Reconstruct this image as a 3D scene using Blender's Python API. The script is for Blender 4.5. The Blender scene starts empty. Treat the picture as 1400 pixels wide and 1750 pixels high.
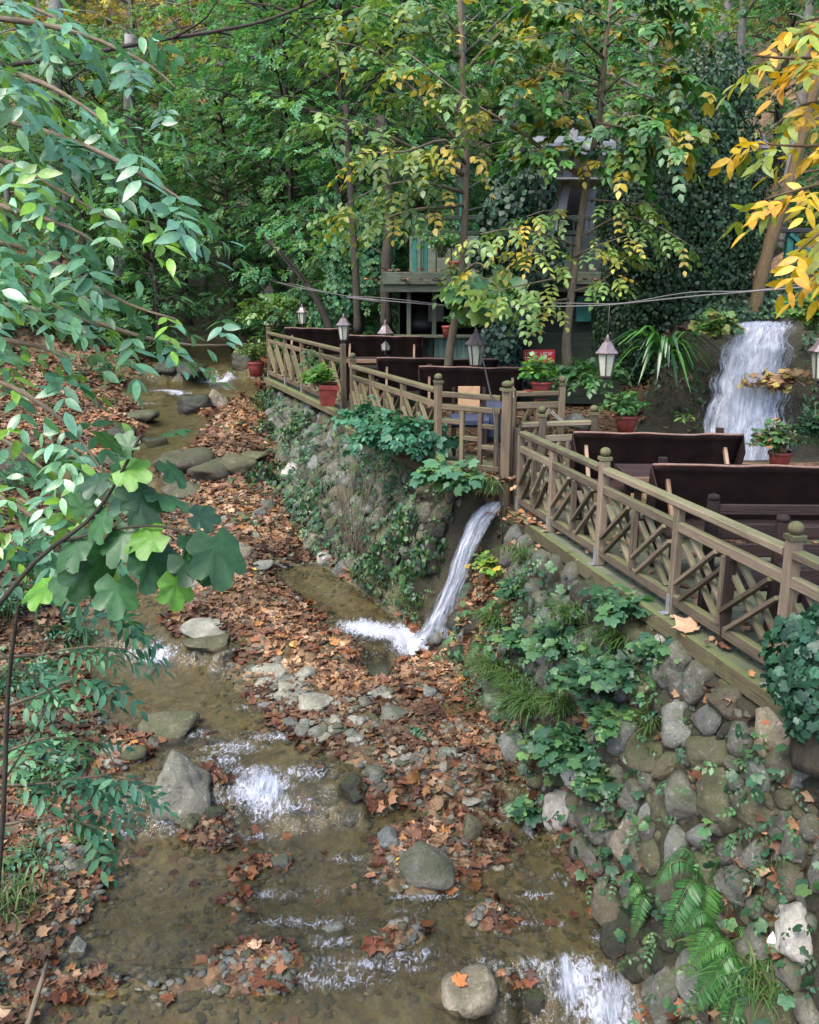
import bpy, math, random
import numpy as np
from mathutils import Vector, Matrix

S = bpy.context.scene
C = S.collection
# ---------------------------------------------------------------- camera
PITCH = math.radians(14.6); FPX = 1500.0; CAMZ = 4.5
cam = bpy.data.cameras.new('camera'); camo = bpy.data.objects.new('camera', cam); C.objects.link(camo)
camo.location = (0, 0, CAMZ); camo.rotation_euler = (math.radians(90) - PITCH, 0, 0)
cam.sensor_fit = 'VERTICAL'; cam.sensor_height = 24.0; cam.lens = 24.0 * FPX / 1750.0
cam.clip_start = 0.05; cam.clip_end = 500
S.camera = camo
# ---------------------------------------------------------------- world, sun, exposure
SUN_EL, SUN_AZ = math.radians(56), math.radians(-140)      # azimuth from +Y towards +X
world = bpy.data.worlds.new('World'); S.world = world; world.use_nodes = True
wn = world.node_tree.nodes; wl = world.node_tree.links
sky = wn.new('ShaderNodeTexSky'); sky.sky_type = 'NISHITA'; sky.sun_disc = False
sky.sun_elevation = SUN_EL; sky.sun_rotation = SUN_AZ; sky.altitude = 200; sky.dust_density = 2.5; sky.air_density = 1.0
wn['Background'].inputs['Strength'].default_value = 0.15
wl.new(sky.outputs[0], wn['Background'].inputs['Color'])
sun = bpy.data.lights.new('sun', 'SUN'); sun.energy = 1.35; sun.angle = math.radians(32); sun.color = (1.0, .93, .82)
suno = bpy.data.objects.new('sun', sun); C.objects.link(suno)
sd = Vector((math.sin(SUN_AZ) * math.cos(SUN_EL), math.cos(SUN_AZ) * math.cos(SUN_EL), math.sin(SUN_EL)))
suno.rotation_euler = sd.to_track_quat('Z', 'Y').to_euler()
suno.location = (0, 0, 30)
S.view_settings.view_transform = 'Standard'; S.view_settings.look = 'None'
S.view_settings.gamma = 1; S.view_settings.use_curve_mapping = False
S.view_settings.exposure = 1.95
S.render.engine = 'CYCLES'
S.cycles.max_bounces = 8; S.cycles.transparent_max_bounces = 24; S.cycles.diffuse_bounces = 4
S.cycles.glossy_bounces = 3; S.cycles.transmission_bounces = 4; S.cycles.caustics_reflective = False; S.cycles.caustics_refractive = False
S.cycles.use_denoising = True

rng = np.random.default_rng(11); random.seed(5)
U = lambda a, b, n=None: rng.uniform(a, b, n)
# ---------------------------------------------------------------- small maths
CP, SP = math.cos(PITCH), math.sin(PITCH)
def ray(px, py):
    u = (px - 700) / FPX; v = (875 - py) / FPX
    return u, CP + v * SP, v * CP - SP
def P(px, py, Y):
    "world point seen along a sight line at distance Y"
    u, dy, dz = ray(px, py); return np.array([u / dy * Y, Y, CAMZ + dz / dy * Y])
def PZ(px, py, z):
    u, dy, dz = ray(px, py); Y = (z - CAMZ) * dy / dz; return np.array([u / dy * Y, Y, z])
_WY = [-5, 0, 4.55, 4.9, 6.4, 6.8, 8.72, 8.92, 10.5, 13.6, 14.2, 17, 18.8, 19.1, 20.3, 20.7, 26, 40, 70]
_WZ = [-.8, -.5, -.2, .13, .2, .43, .55, .72, .98, 1.3, 1.55, 1.9, 2.1, 2.24, 2.3, 2.62, 3.2, 5.5, 12]
def W(Y): return np.interp(Y, _WY, _WZ)
def G0(px, py):
    "water-level point under a sight line"
    u, dy, dz = ray(px, py); lo, hi = 3.0, 40.0
    f = lambda Y: CAMZ + dz / dy * Y - float(W(Y))
    for _ in range(50):
        m = .5 * (lo + hi)
        if f(m) > 0: lo = m
        else: hi = m
    return u / dy * lo, lo
def _h(ix, iy, s):
    n = (ix.astype(np.int64) * 374761393 + iy.astype(np.int64) * 668265263 + s * 974634) & 0x7fffffff
    n = ((n ^ (n >> 13)) * 1274126177) & 0x7fffffff
    return ((n ^ (n >> 16)) & 0xffff) / 65535.0
def vn(x, y, s=0):
    x = np.asarray(x, float); y = np.asarray(y, float)
    ix = np.floor(x); iy = np.floor(y); fx = x - ix; fy = y - iy
    fx = fx * fx * (3 - 2 * fx); fy = fy * fy * (3 - 2 * fy)
    a = _h(ix, iy, s); b = _h(ix + 1, iy, s); c = _h(ix, iy + 1, s); d = _h(ix + 1, iy + 1, s)
    return (a * (1 - fx) + b * fx) * (1 - fy) + (c * (1 - fx) + d * fx) * fy
def fbm(x, y, s=0, o=4):
    r = 0; a = .5; x = np.asarray(x, float); y = np.asarray(y, float)
    for i in range(o): r = r + a * vn(x * 2 ** i, y * 2 ** i, s + i * 17); a *= .5
    return r - .47
def sstep(a, b, x):
    t = np.clip((x - a) / (b - a), 0, 1); return t * t * (3 - 2 * t)
def nrm(v):
    v = np.asarray(v, float); return v / np.maximum(np.linalg.norm(v, axis=-1, keepdims=True), 1e-9)
# ---------------------------------------------------------------- objects, names, labels
def tag(o, label=None, cat=None, group=None, kind=None):
    if label: o['label'] = label
    if cat: o['category'] = cat
    if group: o['group'] = group
    if kind: o['kind'] = kind
    return o
def empty(name, loc, rz=0):
    o = bpy.data.objects.new(name, None); C.objects.link(o); o.location = [float(a) for a in loc]; o.rotation_euler = (0, 0, rz); o.empty_display_size = .2
    return o
def link(name, me, parent=None, loc=None, world_pts=False):
    o = bpy.data.objects.new(name, me); C.objects.link(o)
    if parent is not None:
        o.parent = parent
        if world_pts:                                   # mesh given in world coordinates
            root = parent
            M = Matrix.Identity(4)
            while root is not None:
                M = root.matrix_parent_inverse @ (Matrix.Translation(root.location) @ root.rotation_euler.to_matrix().to_4x4()) @ M; root = root.parent
            o.matrix_parent_inverse = M.inverted()
    if loc is not None: o.location = [float(a) for a in loc]
    return o
def kids(o): return [c for c in bpy.data.objects if c.parent is o]
def copy_tree(o, parent=None):
    c = o.copy(); C.objects.link(c)
    if parent is not None: c.parent = parent
    for ch in o.children: copy_tree(ch, c)
    return c
def npmesh(name, V, F, mat, col=None, uv=None, smooth=False, attrs=None):
    "V (n,3), F (m,k) int; col (n,3) per vertex; uv (m*k,2)"
    me = bpy.data.meshes.new(name); V = np.ascontiguousarray(V, np.float32); F = np.ascontiguousarray(F, np.int32)
    k = F.shape[1]
    me.vertices.add(len(V)); me.vertices.foreach_set('co', V.ravel())
    me.loops.add(F.size); me.loops.foreach_set('vertex_index', F.ravel())
    me.polygons.add(len(F)); me.polygons.foreach_set('loop_start', np.arange(0, F.size, k, dtype=np.int32))
    try: me.polygons.foreach_set('loop_total', np.full(len(F), k, np.int32))
    except Exception: pass
    if smooth: me.polygons.foreach_set('use_smooth', np.ones(len(F), bool))
    if col is not None:
        a = me.attributes.new('col', 'FLOAT_COLOR', 'POINT')
        a.data.foreach_set('color', np.concatenate([col, np.ones((len(V), 1))], 1).astype(np.float32).ravel())
    for nm, val in (attrs or {}).items():
        a = me.attributes.new(nm, 'FLOAT', 'POINT'); a.data.foreach_set('value', np.asarray(val, np.float32))
    if uv is not None:
        l = me.uv_layers.new(name='UVMap'); l.data.foreach_set('uv', np.asarray(uv, np.float32).ravel())
    me.update(calc_edges=True); me.validate()
    if mat is not None: me.materials.append(mat)
    return me
class MB:
    "collects boards, boxes, tubes and turned shapes into ONE mesh"
    def __init__(s): s.v = []; s.f = []; s.uv = []; s.c = []; s.sm = []
    def add(s, vs, fs, uvs=None, tint=None, smooth=False):
        n = len(s.v); s.v += [tuple(map(float, p)) for p in vs]
        t = random.random() if tint is None else tint
        s.c += [t] * len(vs)
        o = (random.random() * 7, random.random() * 7)
        for i, f in enumerate(fs):
            s.f.append([a + n for a in f]); s.sm.append(smooth)
            if uvs: s.uv.append([(u + o[0], w + o[1]) for u, w in uvs[i]])
            else: s.uv.append([(vs[a][0] + vs[a][1] + o[0], vs[a][2] + o[1]) for a in f])
        return s
    def bar(s, p0, p1, w, h, up=(0, 0, 1), ch=.12, tint=None):
        "a chamfered board from p0 to p1; w across, h along up"
        p0 = np.array(p0, float); p1 = np.array(p1, float); d = p1 - p0; L = np.linalg.norm(d); d /= L
        up = np.array(up, float); sd_ = np.cross(d, up); sd_ /= np.linalg.norm(sd_); up = np.cross(sd_, d)
        c = min(w, h) * ch
        sec = [(-w/2+c, -h/2), (w/2-c, -h/2), (w/2, -h/2+c), (w/2, h/2-c), (w/2-c, h/2), (-w/2+c, h/2), (-w/2, h/2-c), (-w/2, -h/2+c)]
        vs = [p + sd_ * a + up * b for p in (p0, p1) for a, b in sec]
        per = [0.]
        for i in range(8): a = sec[i]; b = sec[(i+1) % 8]; per.append(per[-1] + math.hypot(a[0]-b[0], a[1]-b[1]))
        fs = [[i, (i+1) % 8, 8+(i+1) % 8, 8+i] for i in range(8)]
        uv = [[(0, per[i]), (0, per[i+1]), (L, per[i+1]), (L, per[i])] for i in range(8)]
        fs += [list(range(7, -1, -1)), list(range(8, 16))]; uv += [[(sec[i][0]*.1, sec[i][1]) for i in range(7, -1, -1)], [(q[0]*.1, q[1]) for q in sec]]
        return s.add(vs, fs, uv, tint)
    def box(s, c, sz, rz=0, ch=.06, tint=None):
        c = np.array(c, float); ca, sa = math.cos(rz), math.sin(rz)
        ax = np.array([ca, sa, 0]) * sz[0] / 2
        return s.bar(c - ax, c + ax, sz[1], sz[2], (0, 0, 1), ch, tint)
    def tube(s, pts, r, k=8, cap=True, tint=None):
        pts = np.array(pts, float); n = len(pts); r = np.full(n, r) if np.isscalar(r) else np.array(r, float)
        t = np.gradient(pts, axis=0); t = nrm(t); ref = np.array([0.3, .5, .81]); 
        vs = []; L = 0; uvs = []; Ls = [0]
        for i in range(1, n): Ls.append(Ls[-1] + np.linalg.norm(pts[i] - pts[i-1]))
        a = nrm(np.cross(t[0], ref))
        for i in range(n):
            a = nrm(a - t[i] * np.dot(a, t[i])); b = np.cross(t[i], a)
            for j in range(k): th = 2 * math.pi * j / k; vs.append(pts[i] + r[i] * (a * math.cos(th) + b * math.sin(th)))
        fs = []
        for i in range(n-1):
            for j in range(k):
                fs.append([i*k+j, i*k+(j+1) % k, (i+1)*k+(j+1) % k, (i+1)*k+j]); w = 2*math.pi*max(r[i], .004)/k
                uvs.append([(Ls[i], j*w), (Ls[i], (j+1)*w), (Ls[i+1], (j+1)*w), (Ls[i+1], j*w)])
        if cap:
            fs += [list(range(k-1, -1, -1)), [(n-1)*k+j for j in range(k)]]
            uvs += [[(0, 0)]*k, [(0, 0)]*k]
        return s.add(vs, fs, uvs, tint, True)
    def lathe(s, prof, c=(0, 0, 0), k=16, rot=0, smooth=True, tint=None):
        "prof [(r,z)..] about a vertical axis at c"
        vs = []; n = len(prof); fs = []; uv = []
        for r, z in prof:
            for j in range(k): th = 2*math.pi*j/k + rot; vs.append((c[0]+r*math.cos(th), c[1]+r*math.sin(th), c[2]+z))
        for i in range(n-1):
            for j in range(k):
                fs.append([i*k+j, i*k+(j+1) % k, (i+1)*k+(j+1) % k, (i+1)*k+j])
                uv.append([(prof[i][1], j*.1), (prof[i][1], j*.1+.1), (prof[i+1][1], j*.1+.1), (prof[i+1][1], j*.1)])
        fs += [list(range(k-1, -1, -1)), [(n-1)*k+j for j in range(k)]]; uv += [[(0, 0)]*k, [(0, 0)]*k]
        return s.add(vs, fs, uv, tint, smooth)
    def mesh(s, name, mat):
        me = bpy.data.meshes.new(name); me.from_pydata(s.v, [], s.f)
        l = me.uv_layers.new(name='UVMap'); l.data.foreach_set('uv', np.array([q for f in s.uv for q in f], np.float32).ravel())
        a = me.attributes.new('tint', 'FLOAT', 'POINT'); a.data.foreach_set('value', np.array(s.c, np.float32))
        me.polygons.foreach_set('use_smooth', np.array(s.sm, bool))
        me.materials.append(mat); me.update(); return me
    def build(s, name, mat, parent=None, world_pts=False): return link(name, s.mesh(name, mat), parent, world_pts=world_pts)
# ---------------------------------------------------------------- materials
class N:
    "tiny node builder"
    def __init__(s, name):
        s.m = bpy.data.materials.new(name); s.m.use_nodes = True; s.t = s.m.node_tree; s.t.nodes.clear()
        s.out = s.t.nodes.new('ShaderNodeOutputMaterial')
    def n(s, typ, ins=None, **kw):
        d = s.t.nodes.new('ShaderNode' + typ)
        for k, v in kw.items(): setattr(d, k, v)
        for k, v in (ins or {}).items():
            i = d.inputs[k]
            if isinstance(v, bpy.types.NodeSocket): s.t.links.new(v, i)
            elif isinstance(v, tuple) and len(v) == 3 and i.type == 'RGBA': i.default_value = (*v, 1)
            else: i.default_value = v
        return d
    def noise(s, vec, scale, detail=4, rough=.6, dist=0):
        return s.n('TexNoise', dict(Vector=vec, Scale=scale, Detail=detail, Roughness=rough, Distortion=dist)).outputs[0]
    def ramp(s, f, *stops):
        r = s.n('ValToRGB', dict(Fac=f)); e = r.color_ramp.elements
        while len(e) < len(stops): e.new(.5)
        for q, (p, c) in zip(e, stops): q.position = p; q.color = (*c, 1) if not np.isscalar(c) else (c, c, c, 1)
        return r.outputs[0]
    def mix(s, f, a, b, mode='MIX'):
        d = s.n('Mix', data_type='RGBA', blend_type=mode)
        for i, v in ((0, f), (6, a), (7, b)):
            if isinstance(v, bpy.types.NodeSocket): s.t.links.new(v, d.inputs[i])
            elif i == 0: d.inputs[0].default_value = v
            else: d.inputs[i].default_value = (*v, 1)
        return d.outputs[2]
    def math(s, op, a, b=0., clamp=False):
        d = s.n('Math', operation=op, use_clamp=clamp)
        for i, v in ((0, a), (1, b)):
            if isinstance(v, bpy.types.NodeSocket): s.t.links.new(v, d.inputs[i])
            else: d.inputs[i].default_value = v
        return d.outputs[0]
    def bump(s, h, st=.5, dist=.02, n=None):
        i = dict(Height=h, Strength=st, Distance=dist)
        if n is not None: i['Normal'] = n
        return s.n('Bump', i).outputs[0]
    def coord(s, k='Object'): return s.n('TexCoord').outputs[k]
    def attr(s, nm, k='Color'): return s.n('Attribute', attribute_name=nm).outputs[k]
    def scale(s, v, sc):
        return s.n('Mapping', dict(Vector=v, Scale=sc)).outputs[0]
    def up(s):
        return s.n('SeparateXYZ', dict(Vector=s.n('NewGeometry').outputs['Normal'])).outputs[2]
    def end(s, sh): s.t.links.new(sh, s.out.inputs[0]); return s.m
    def pbr(s, col, rough=.6, normal=None, spec=.5, metal=0., **kw):
        i = {'Base Color': col, 'Roughness': rough, 'Specular IOR Level': spec, 'Metallic': metal}
        if normal is not None: i['Normal'] = normal
        i.update(kw); return s.n('BsdfPrincipled', i).outputs[0]
def wood(name, c1, c2, moss=0., mosscol=(.10, .125, .045), rough=.7):
    m = N(name); uv = m.coord('UV'); g = m.noise(m.scale(uv, (2.2, 55, 1)), 1.5, 6, .65, .6); b = m.noise(m.scale(uv, (1.2, 4, 1)), 1.6, 3)
    t = m.attr('tint', 'Fac'); col = m.ramp(m.math('ADD', m.math('MULTIPLY', g, .85), m.math('MULTIPLY', m.math('SUBTRACT', t, .35), .5)), (.25, c1), (.72, c2))
    col = m.mix(m.ramp(b, (.4, 0.), (.75, .55)), col, tuple(x * .45 for x in c1))
    o = m.coord('Object')
    if moss:
        up = m.math('ADD', m.math('MULTIPLY', m.up(), .5), m.noise(o, 5, 5, .7))
        col = m.mix(m.math('MULTIPLY', m.ramp(up, (.62, 0.), (.98, 1.)), moss), col, mosscol)
        col = m.mix(m.math('MULTIPLY', m.ramp(m.noise(o, 11, 4, .7), (.52, 0.), (.66, 1.)), moss * .6), col, mosscol)
    return m.end(m.pbr(col, rough, m.bump(g, .9, .010), .35))
def plain(name, col, rough=.5, var=.25, metal=0., sc=12, bump=.15, spec=.5):
    m = N(name); o = m.coord('Object'); n = m.noise(o, sc, 5, .65)
    c = m.mix(m.ramp(n, (.3, 0.), (.75, 1.)), tuple(x * (1 - var) for x in col), tuple(min(1, x * (1 + var)) for x in col))
    return m.end(m.pbr(c, m.ramp(m.noise(o, sc * 2, 3), (.3, max(.05, rough - .12)), (.7, min(1, rough + .12))), m.bump(n, bump, .004), spec, metal))
def rockmat(name, c1, c2, moss=.5, mosscol=(.05, .062, .02), rough=.75):
    m = N(name); o = m.coord('Object'); r = m.n('ObjectInfo').outputs['Random']
    w = m.n('NewGeometry').outputs['Position']
    a = m.noise(w, 4.5, 8, .68, .4); f = m.noise(w, 38, 6, .75)
    c = m.ramp(m.math('ADD', m.math('MULTIPLY', a, .8), m.math('MULTIPLY', m.math('SUBTRACT', f, .4), .45)), (.28, tuple(x * .55 for x in c1)), (.45, c1), (.7, c2))
    c = m.mix(1., c, m.ramp(r, (0., (.72, .7, .68)), (.5, (1, 1, 1)), (1., (1.12, 1.08, 1.))), 'MULTIPLY')
    c = m.mix(m.ramp(m.noise(w, 21, 3, .6), (.62, 0.), (.7, .55)), c, tuple(min(.62, x * 1.5) for x in c2))       # lichen
    up = m.math('ADD', m.math('MULTIPLY', m.up(), .22), m.noise(w, 6.5, 6, .72))
    c = m.mix(m.math('MULTIPLY', m.ramp(up, (.55, 0.), (.72, 1.)), moss), c, mosscol)
    h = m.math('ADD', m.math('MULTIPLY', a, .8), m.math('MULTIPLY', f, .35))
    return m.end(m.pbr(c, rough, m.bump(h, 1., .06), .4))
def leafmat(name, rough=.38, trans=.35, spec=.5, shift=(1.1, 1.25, .5)):
    m = N(name); c = m.attr('col'); w = m.n('NewGeometry').outputs['Position']
    c2 = m.mix(1., c, m.ramp(m.math('ADD', m.math('MULTIPLY', m.noise(w, 45, 4), .7), m.math('MULTIPLY', m.noise(w, 9, 3), .3)), (.3, .62), (.7, 1.3)), 'MULTIPLY')
    b = m.pbr(c2, rough, m.bump(m.noise(w, 60, 2), .25, .004), spec)
    t = m.n('BsdfTranslucent', dict(Color=m.mix(1., c2, shift, 'MULTIPLY'))).outputs[0]
    return m.end(m.n('MixShader', {0: trans, 1: b, 2: t}).outputs[0])
M = {}
M['rail'] = wood('weathered_rail_wood', (.055, .041, .031), (.215, .165, .122), .6, (.115, .135, .05))
M['rail_old'] = wood('old_rail_wood', (.045, .032, .022), (.165, .12, .078), .8, (.10, .105, .04))
M['plank'] = wood('grey_plank_wood', (.045, .045, .045), (.135, .13, .125), .5)
M['mossplank'] = wood('mossy_plank_wood', (.06, .05, .03), (.15, .125, .07), .95)
M['dark_wood'] = wood('dark_bench_wood', (.009, .0045, .004), (.034, .016, .013), .0)
M['strut'] = wood('light_strut_wood', (.15, .09, .055), (.36, .25, .18), .0)
M['teal_wood'] = wood('teal_board_wood', (.05, .10, .085), (.12, .20, .17), .15)
M['green_wood'] = wood('dark_green_wood', (.008, .016, .012), (.022, .036, .026), .1)
M['cabin_wood'] = wood('grey_green_cabin_wood', (.04, .05, .038), (.105, .12, .085), .3)
M['cloth'] = plain('dark_brown_cloth', (.017, .0075, .0065), .85, .45, 0, 9, .3, .2)
M['lit_cloth_hem'] = plain('lit_cloth_hem', (.16, .09, .07), .7, .3, 0, 30)  # top rim of the cloth; light caught there is put into the paler colour
M['clay'] = plain('red_pot', (.21, .034, .027), .65, .5, 0, 9)
M['lamp_iron'] = plain('lamp_iron', (.03, .026, .024), .5, .3, 0, 30)
M['lamp_roof'] = plain('lamp_roof', (.15, .12, .125), .42, .35, .25, 25)
M['lamp_glass'] = plain('frosted_lamp_glass', (.36, .37, .30), .25, .1, 0, 8, .05)
M['steel'] = plain('bracket_steel', (.33, .34, .36), .45, .25, .6, 20)
M['black_iron'] = plain('black_iron', (.018, .018, .017), .55, .3, .2, 25)
M['rope'] = plain('grey_rope', (.13, .125, .12), .8, .4, 0, 80, .6)
M['teal'] = plain('teal_paint', (.01, .105, .088), .45, .35, 0, 9)
M['awning'] = plain('white_awning', (.12, .125, .14), .7, .12, 0, 3)
M['awning_under'] = plain('awning_lining', (.15, .15, .145), .8, .15, 0, 3)
M['sign'] = plain('red_sign', (.52, .035, .05), .4, .15, 0, 8)
M['white'] = plain('white_paint', (.72, .72, .70), .5, .08)
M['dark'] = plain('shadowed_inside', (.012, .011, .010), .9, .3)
M['blue'] = plain('navy_cloth', (.02, .028, .06), .8, .4)
M['card'] = plain('tan_board', (.36, .22, .12), .7, .2)
M['soil'] = plain('pot_soil', (.03, .022, .015), .95, .4, 0, 40)
M['grey_stone'] = rockmat('grey_stone', (.11, .108, .094), (.255, .25, .22), .6)
M['tan_stone'] = rockmat('tan_stone', (.19, .165, .125), (.40, .36, .29), .35)
M['olive_stone'] = rockmat('olive_stone', (.085, .078, .048), (.20, .18, .12), .65)
M['white_stone'] = rockmat('white_stone', (.42, .40, .37), (.66, .64, .60), .35)
M['blue_stone'] = rockmat('blue_grey_stone', (.14, .15, .142), (.27, .28, .265), .35)
M['brown_stone'] = rockmat('brown_stone', (.072, .062, .045), (.16, .14, .105), .6)
M['wet_stone'] = rockmat('wet_dark_stone', (.025, .024, .018), (.07, .066, .05), .7, (.03, .042, .014), .35)
M['pebble'] = rockmat('pale_pebble', (.23, .225, .185), (.40, .40, .34), .25)
def barkmat(name, c1, c2, moss=.3):
    m = N(name); w = m.coord('UV'); o = m.n('NewGeometry').outputs['Position']; g = m.noise(m.scale(w, (5, 26, 1)), 1.6, 6, .7, .5); b = m.noise(o, 3.5, 4)
    c = m.ramp(g, (.3, c1), (.7, c2)); c = m.mix(m.math('MULTIPLY', m.ramp(b, (.45, 0.), (.7, 1.)), moss), c, (.05, .06, .022))
    return m.end(m.pbr(c, .85, m.bump(g, .8, .02), .25))
M['bark_dark'] = barkmat('dark_bark', (.018, .015, .012), (.06, .05, .042))
M['bark_pale'] = barkmat('pale_bark', (.11, .10, .095), (.29, .27, .26), .25)
M['bark_tan'] = barkmat('tan_bark', (.075, .055, .035), (.21, .165, .12), .35)
M['bark_brown'] = barkmat('brown_bark', (.045, .03, .015), (.13, .085, .045), .45)
M['leaf'] = leafmat('green_leaf', .44, .34)
M['leaf_gloss'] = leafmat('glossy_leaf', .33, .34, .75)
M['leaf_far'] = leafmat('far_leaf', .5, .5, .4)
M['leaf_ivy'] = leafmat('ivy_leaf', .5, .15, .35)
M['leaf_yellow'] = leafmat('yellow_leaf', .42, .42, .4, (1.15, 1.1, .4))
M['leaf_dead'] = leafmat('dead_leaf', .62, .10, .35, (1.2, 1, .6))
M['grass'] = leafmat('grass_blade', .45, .35)
# ================================================================ GROUND
_FY = [2.0, 3.5, 4.66, 5.12, 5.77, 6.45, 7.29, 8.26, 9.0, 9.77, 10.75, 13.2, 18.0, 20.5, 26, 40, 80]
_FX = [2.2, 1.85, 1.54, 1.40, 1.30, 1.07, .86, .60, .26, -.41, -1.16, -1.97, -2.94, -3.5, -5, -6, -9]
_TY = [2.0, 3.6, 4.94, 9.25, 9.9, 18.4, 22, 26, 40, 80]
_TX = [2.95, 2.5, 2.15, 1.08, .32, -2.9, -3.3, -4.6, -5.6, -8.6]
_LY = [2.0, 4.65, 5.32, 6.2, 7.4, 8.7, 10.3, 13.2, 17.2, 20.5, 26, 40, 80]
_LX = [-2.5, -2.39, -2.29, -2.45, -2.89, -3.57, -4.1, -5.6, -6.6, -6.1, -7.6, -8.5, -12]
_WY[-3:] = [26, 34, 50, 85]; _WZ[-3:] = [3.3, 6.2, 15.5, 36]
_WY.insert(-3, 22); _WZ.insert(-3, 2.8)
xf = lambda Y: np.interp(Y, _FY, _FX); xt = lambda Y: np.interp(Y, _TY, _TX); xl = lambda Y: np.interp(Y, _LY, _LX)
def Tz(Y): return 1.98 + .42 * sstep(9.3, 9.8, Y) + .42 * np.maximum(Y - 21, 0)
DRY = [  # gravel and leaf bars, traced and laid on the water level
 [(385,690),(330,760),(300,880),(270,960),(240,1005),(300,1030),(285,1065),(330,1090),(415,1108),(388,1150),(400,1180),(470,1212),(500,1262),(560,1290),(620,1318),(640,1365),(720,1392),(800,1400),(850,1385),(880,1330),(850,1290),(780,1262),(740,1215),(660,1170),(600,1118),(560,1085),(520,1030),(470,985),(530,955),(500,850),(470,760),(450,690),(410,672)],
 [(640,1492),(655,1440),(700,1398),(800,1392),(880,1432),(870,1482),(800,1510),(700,1520)],
 [(180,1752),(240,1722),(330,1690),(400,1628),(470,1612),(528,1635),(520,1690),(440,1720),(400,1760)],
 [(625,1610),(680,1572),(735,1590),(700,1622),(640,1632)], [(790,1570),(850,1540),(860,1570),(830,1590)],
 [(850,1672),(880,1650),(910,1660),(900,1700),(860,1710)], [(640,1175),(690,1118),(770,1095),(830,1110),(850,1200),(780,1195),(700,1200)],
 [(690,1262),(760,1228),(870,1240),(900,1270),(860,1300),(750,1290)],
 [(150,1300),(190,1240),(240,1262),(260,1290),(215,1325)], [(300,1432),(350,1400),(390,1410),(400,1440),(330,1450)],
 [(440,1740),(500,1700),(500,1752)], [(240,640),(300,625),(345,640),(300,655)], [(300,690),(335,675),(385,680),(350,712)], [(270,790),(330,770),(420,790),(400,830),(300,850)],
 [(60,1752),(70,1690),(120,1685),(180,1720),(190,1752)], [(360,1360),(345,1300),(370,1300),(385,1350)], [(410,1490),(450,1465),(490,1475),(440,1492)], [(380,1545),(420,1530),(410,1550)]]
DRY += [[(140,690),(200,680),(250,700),(245,735),(200,790),(160,830),(110,780)], [(250,860),(330,870),(320,930),(240,960),(190,900)], [(100,1010),(170,1000),(200,1040),(150,1060)]]
DRYW = [np.array([G0(*q) for q in poly]) for poly in DRY]
def Wx(X, Y): return W(Y + sstep(5.2, 6, Y) * .75 * (vn(X * 1.5 + 7, Y * .25, 55) - .5) + .20 * (vn(X * 5, Y * 3, 56) - .5) + .12 * (vn(X * 13, Y * 7, 57) - .5) + .75 * sstep(.55, .1, X) * sstep(5.6, 5.0, Y))
def sdf(X, Y):
    best = np.full(X.shape, -9.0)
    for poly in DRYW:
        a = poly; b = np.roll(poly, -1, 0); d2 = np.full(X.shape, 1e9); ins = np.zeros(X.shape, bool)
        for (ax, ay), (bx, by) in zip(a, b):
            ex, ey = bx - ax, by - ay; t = np.clip(((X-ax)*ex + (Y-ay)*ey) / (ex*ex + ey*ey + 1e-9), 0, 1)
            d2 = np.minimum(d2, (X-ax-t*ex)**2 + (Y-ay-t*ey)**2)
            c = ((ay > Y) != (by > Y)) & (X < (bx-ax)*(Y-ay)/(by-ay+1e-12)+ax); ins ^= c
        best = np.maximum(best, np.where(ins, 1, -1) * np.sqrt(d2))
    return best
def terr(X, Y):
    "height and dryness (metres from the water's edge)"
    X = np.asarray(X, float); Y = np.asarray(Y, float); w = Wx(X, Y)
    d = sdf(X, Y) + .30 * fbm(X * 3.2, Y * 3.2, 3) + .10 * fbm(X * 11, Y * 11, 9, 3)
    dl = xl(Y) - X + .45 * fbm(X * 1.7, Y * 1.7, 5)
    dr = X - xf(Y) + .12 * fbm(X * 4, Y * 4, 8) + .02
    dd = np.maximum(np.maximum(d, dl), dr)
    h = np.where(dd > 0, np.minimum(.10, .015 + .30 * dd), np.maximum(-.12, .32 * dd - .01))
    h = h + .022 * fbm(X * 9, Y * 9, 21, 4) + .05 * fbm(X * 2.1, Y * 2.1, 22, 3) * sstep(0, .2, dd)
    h = h + .38 * sstep(.1, 1.7, d) * sstep(10, 12, Y) * sstep(19.5, 17, Y)
    z = w + h
    z = z + np.where(dl > 0, .16 * np.minimum(dl, 1.8) + .46 * np.maximum(dl - 1.8, 0), 0) + sstep(1, 4, dl) * .9 * fbm(X * .5, Y * .5, 31)
    a, b = xf(Y), xt(Y); t = np.clip((X - a) / np.maximum(b - a, .05), 0, 1)
    top = Tz(Y) - .03
    d2 = np.minimum(Y - 11.25 + .1 * (X - 2.7), X - 2.75 - .3 * (Y - 11)) + .25 * fbm(X * 1.3, Y * 1.3, 41)
    top = top + 1.55 * sstep(0, .55, d2) + .5 * np.maximum(d2 - .5, 0) + .5 * fbm(X * .8, Y * .8, 43) * sstep(.2, 2, d2)
    zr = w + .05 + (top - w - .05) * t ** .92 - .12 * np.sin(np.pi * t) + .1 * fbm(X * 3, Y * 3 + t * 3, 50) * np.sin(np.pi * t)
    z = np.where(X > a, np.maximum(z * 0 + zr, 0 * z - 3), z)
    z = z + sstep(21, 40, Y) * 2.2 * fbm(X * .12, Y * .12, 61)
    return z, dd, dl, d, t
def TT(x, y): return float(terr(np.array([x]), np.array([y]))[0][0])
def G(px, py, y0=3.2, y1=45.):
    "where a sight line meets the ground"
    u, dy, dz = ray(px, py); ys = np.concatenate([np.arange(y0, 12, .02), np.arange(12, y1, .06)])
    z = terr(u / dy * ys, ys)[0]; k = np.argmax(CAMZ + dz / dy * ys < z)
    return np.array([u / dy * ys[k], ys[k], z[k]])
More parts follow.
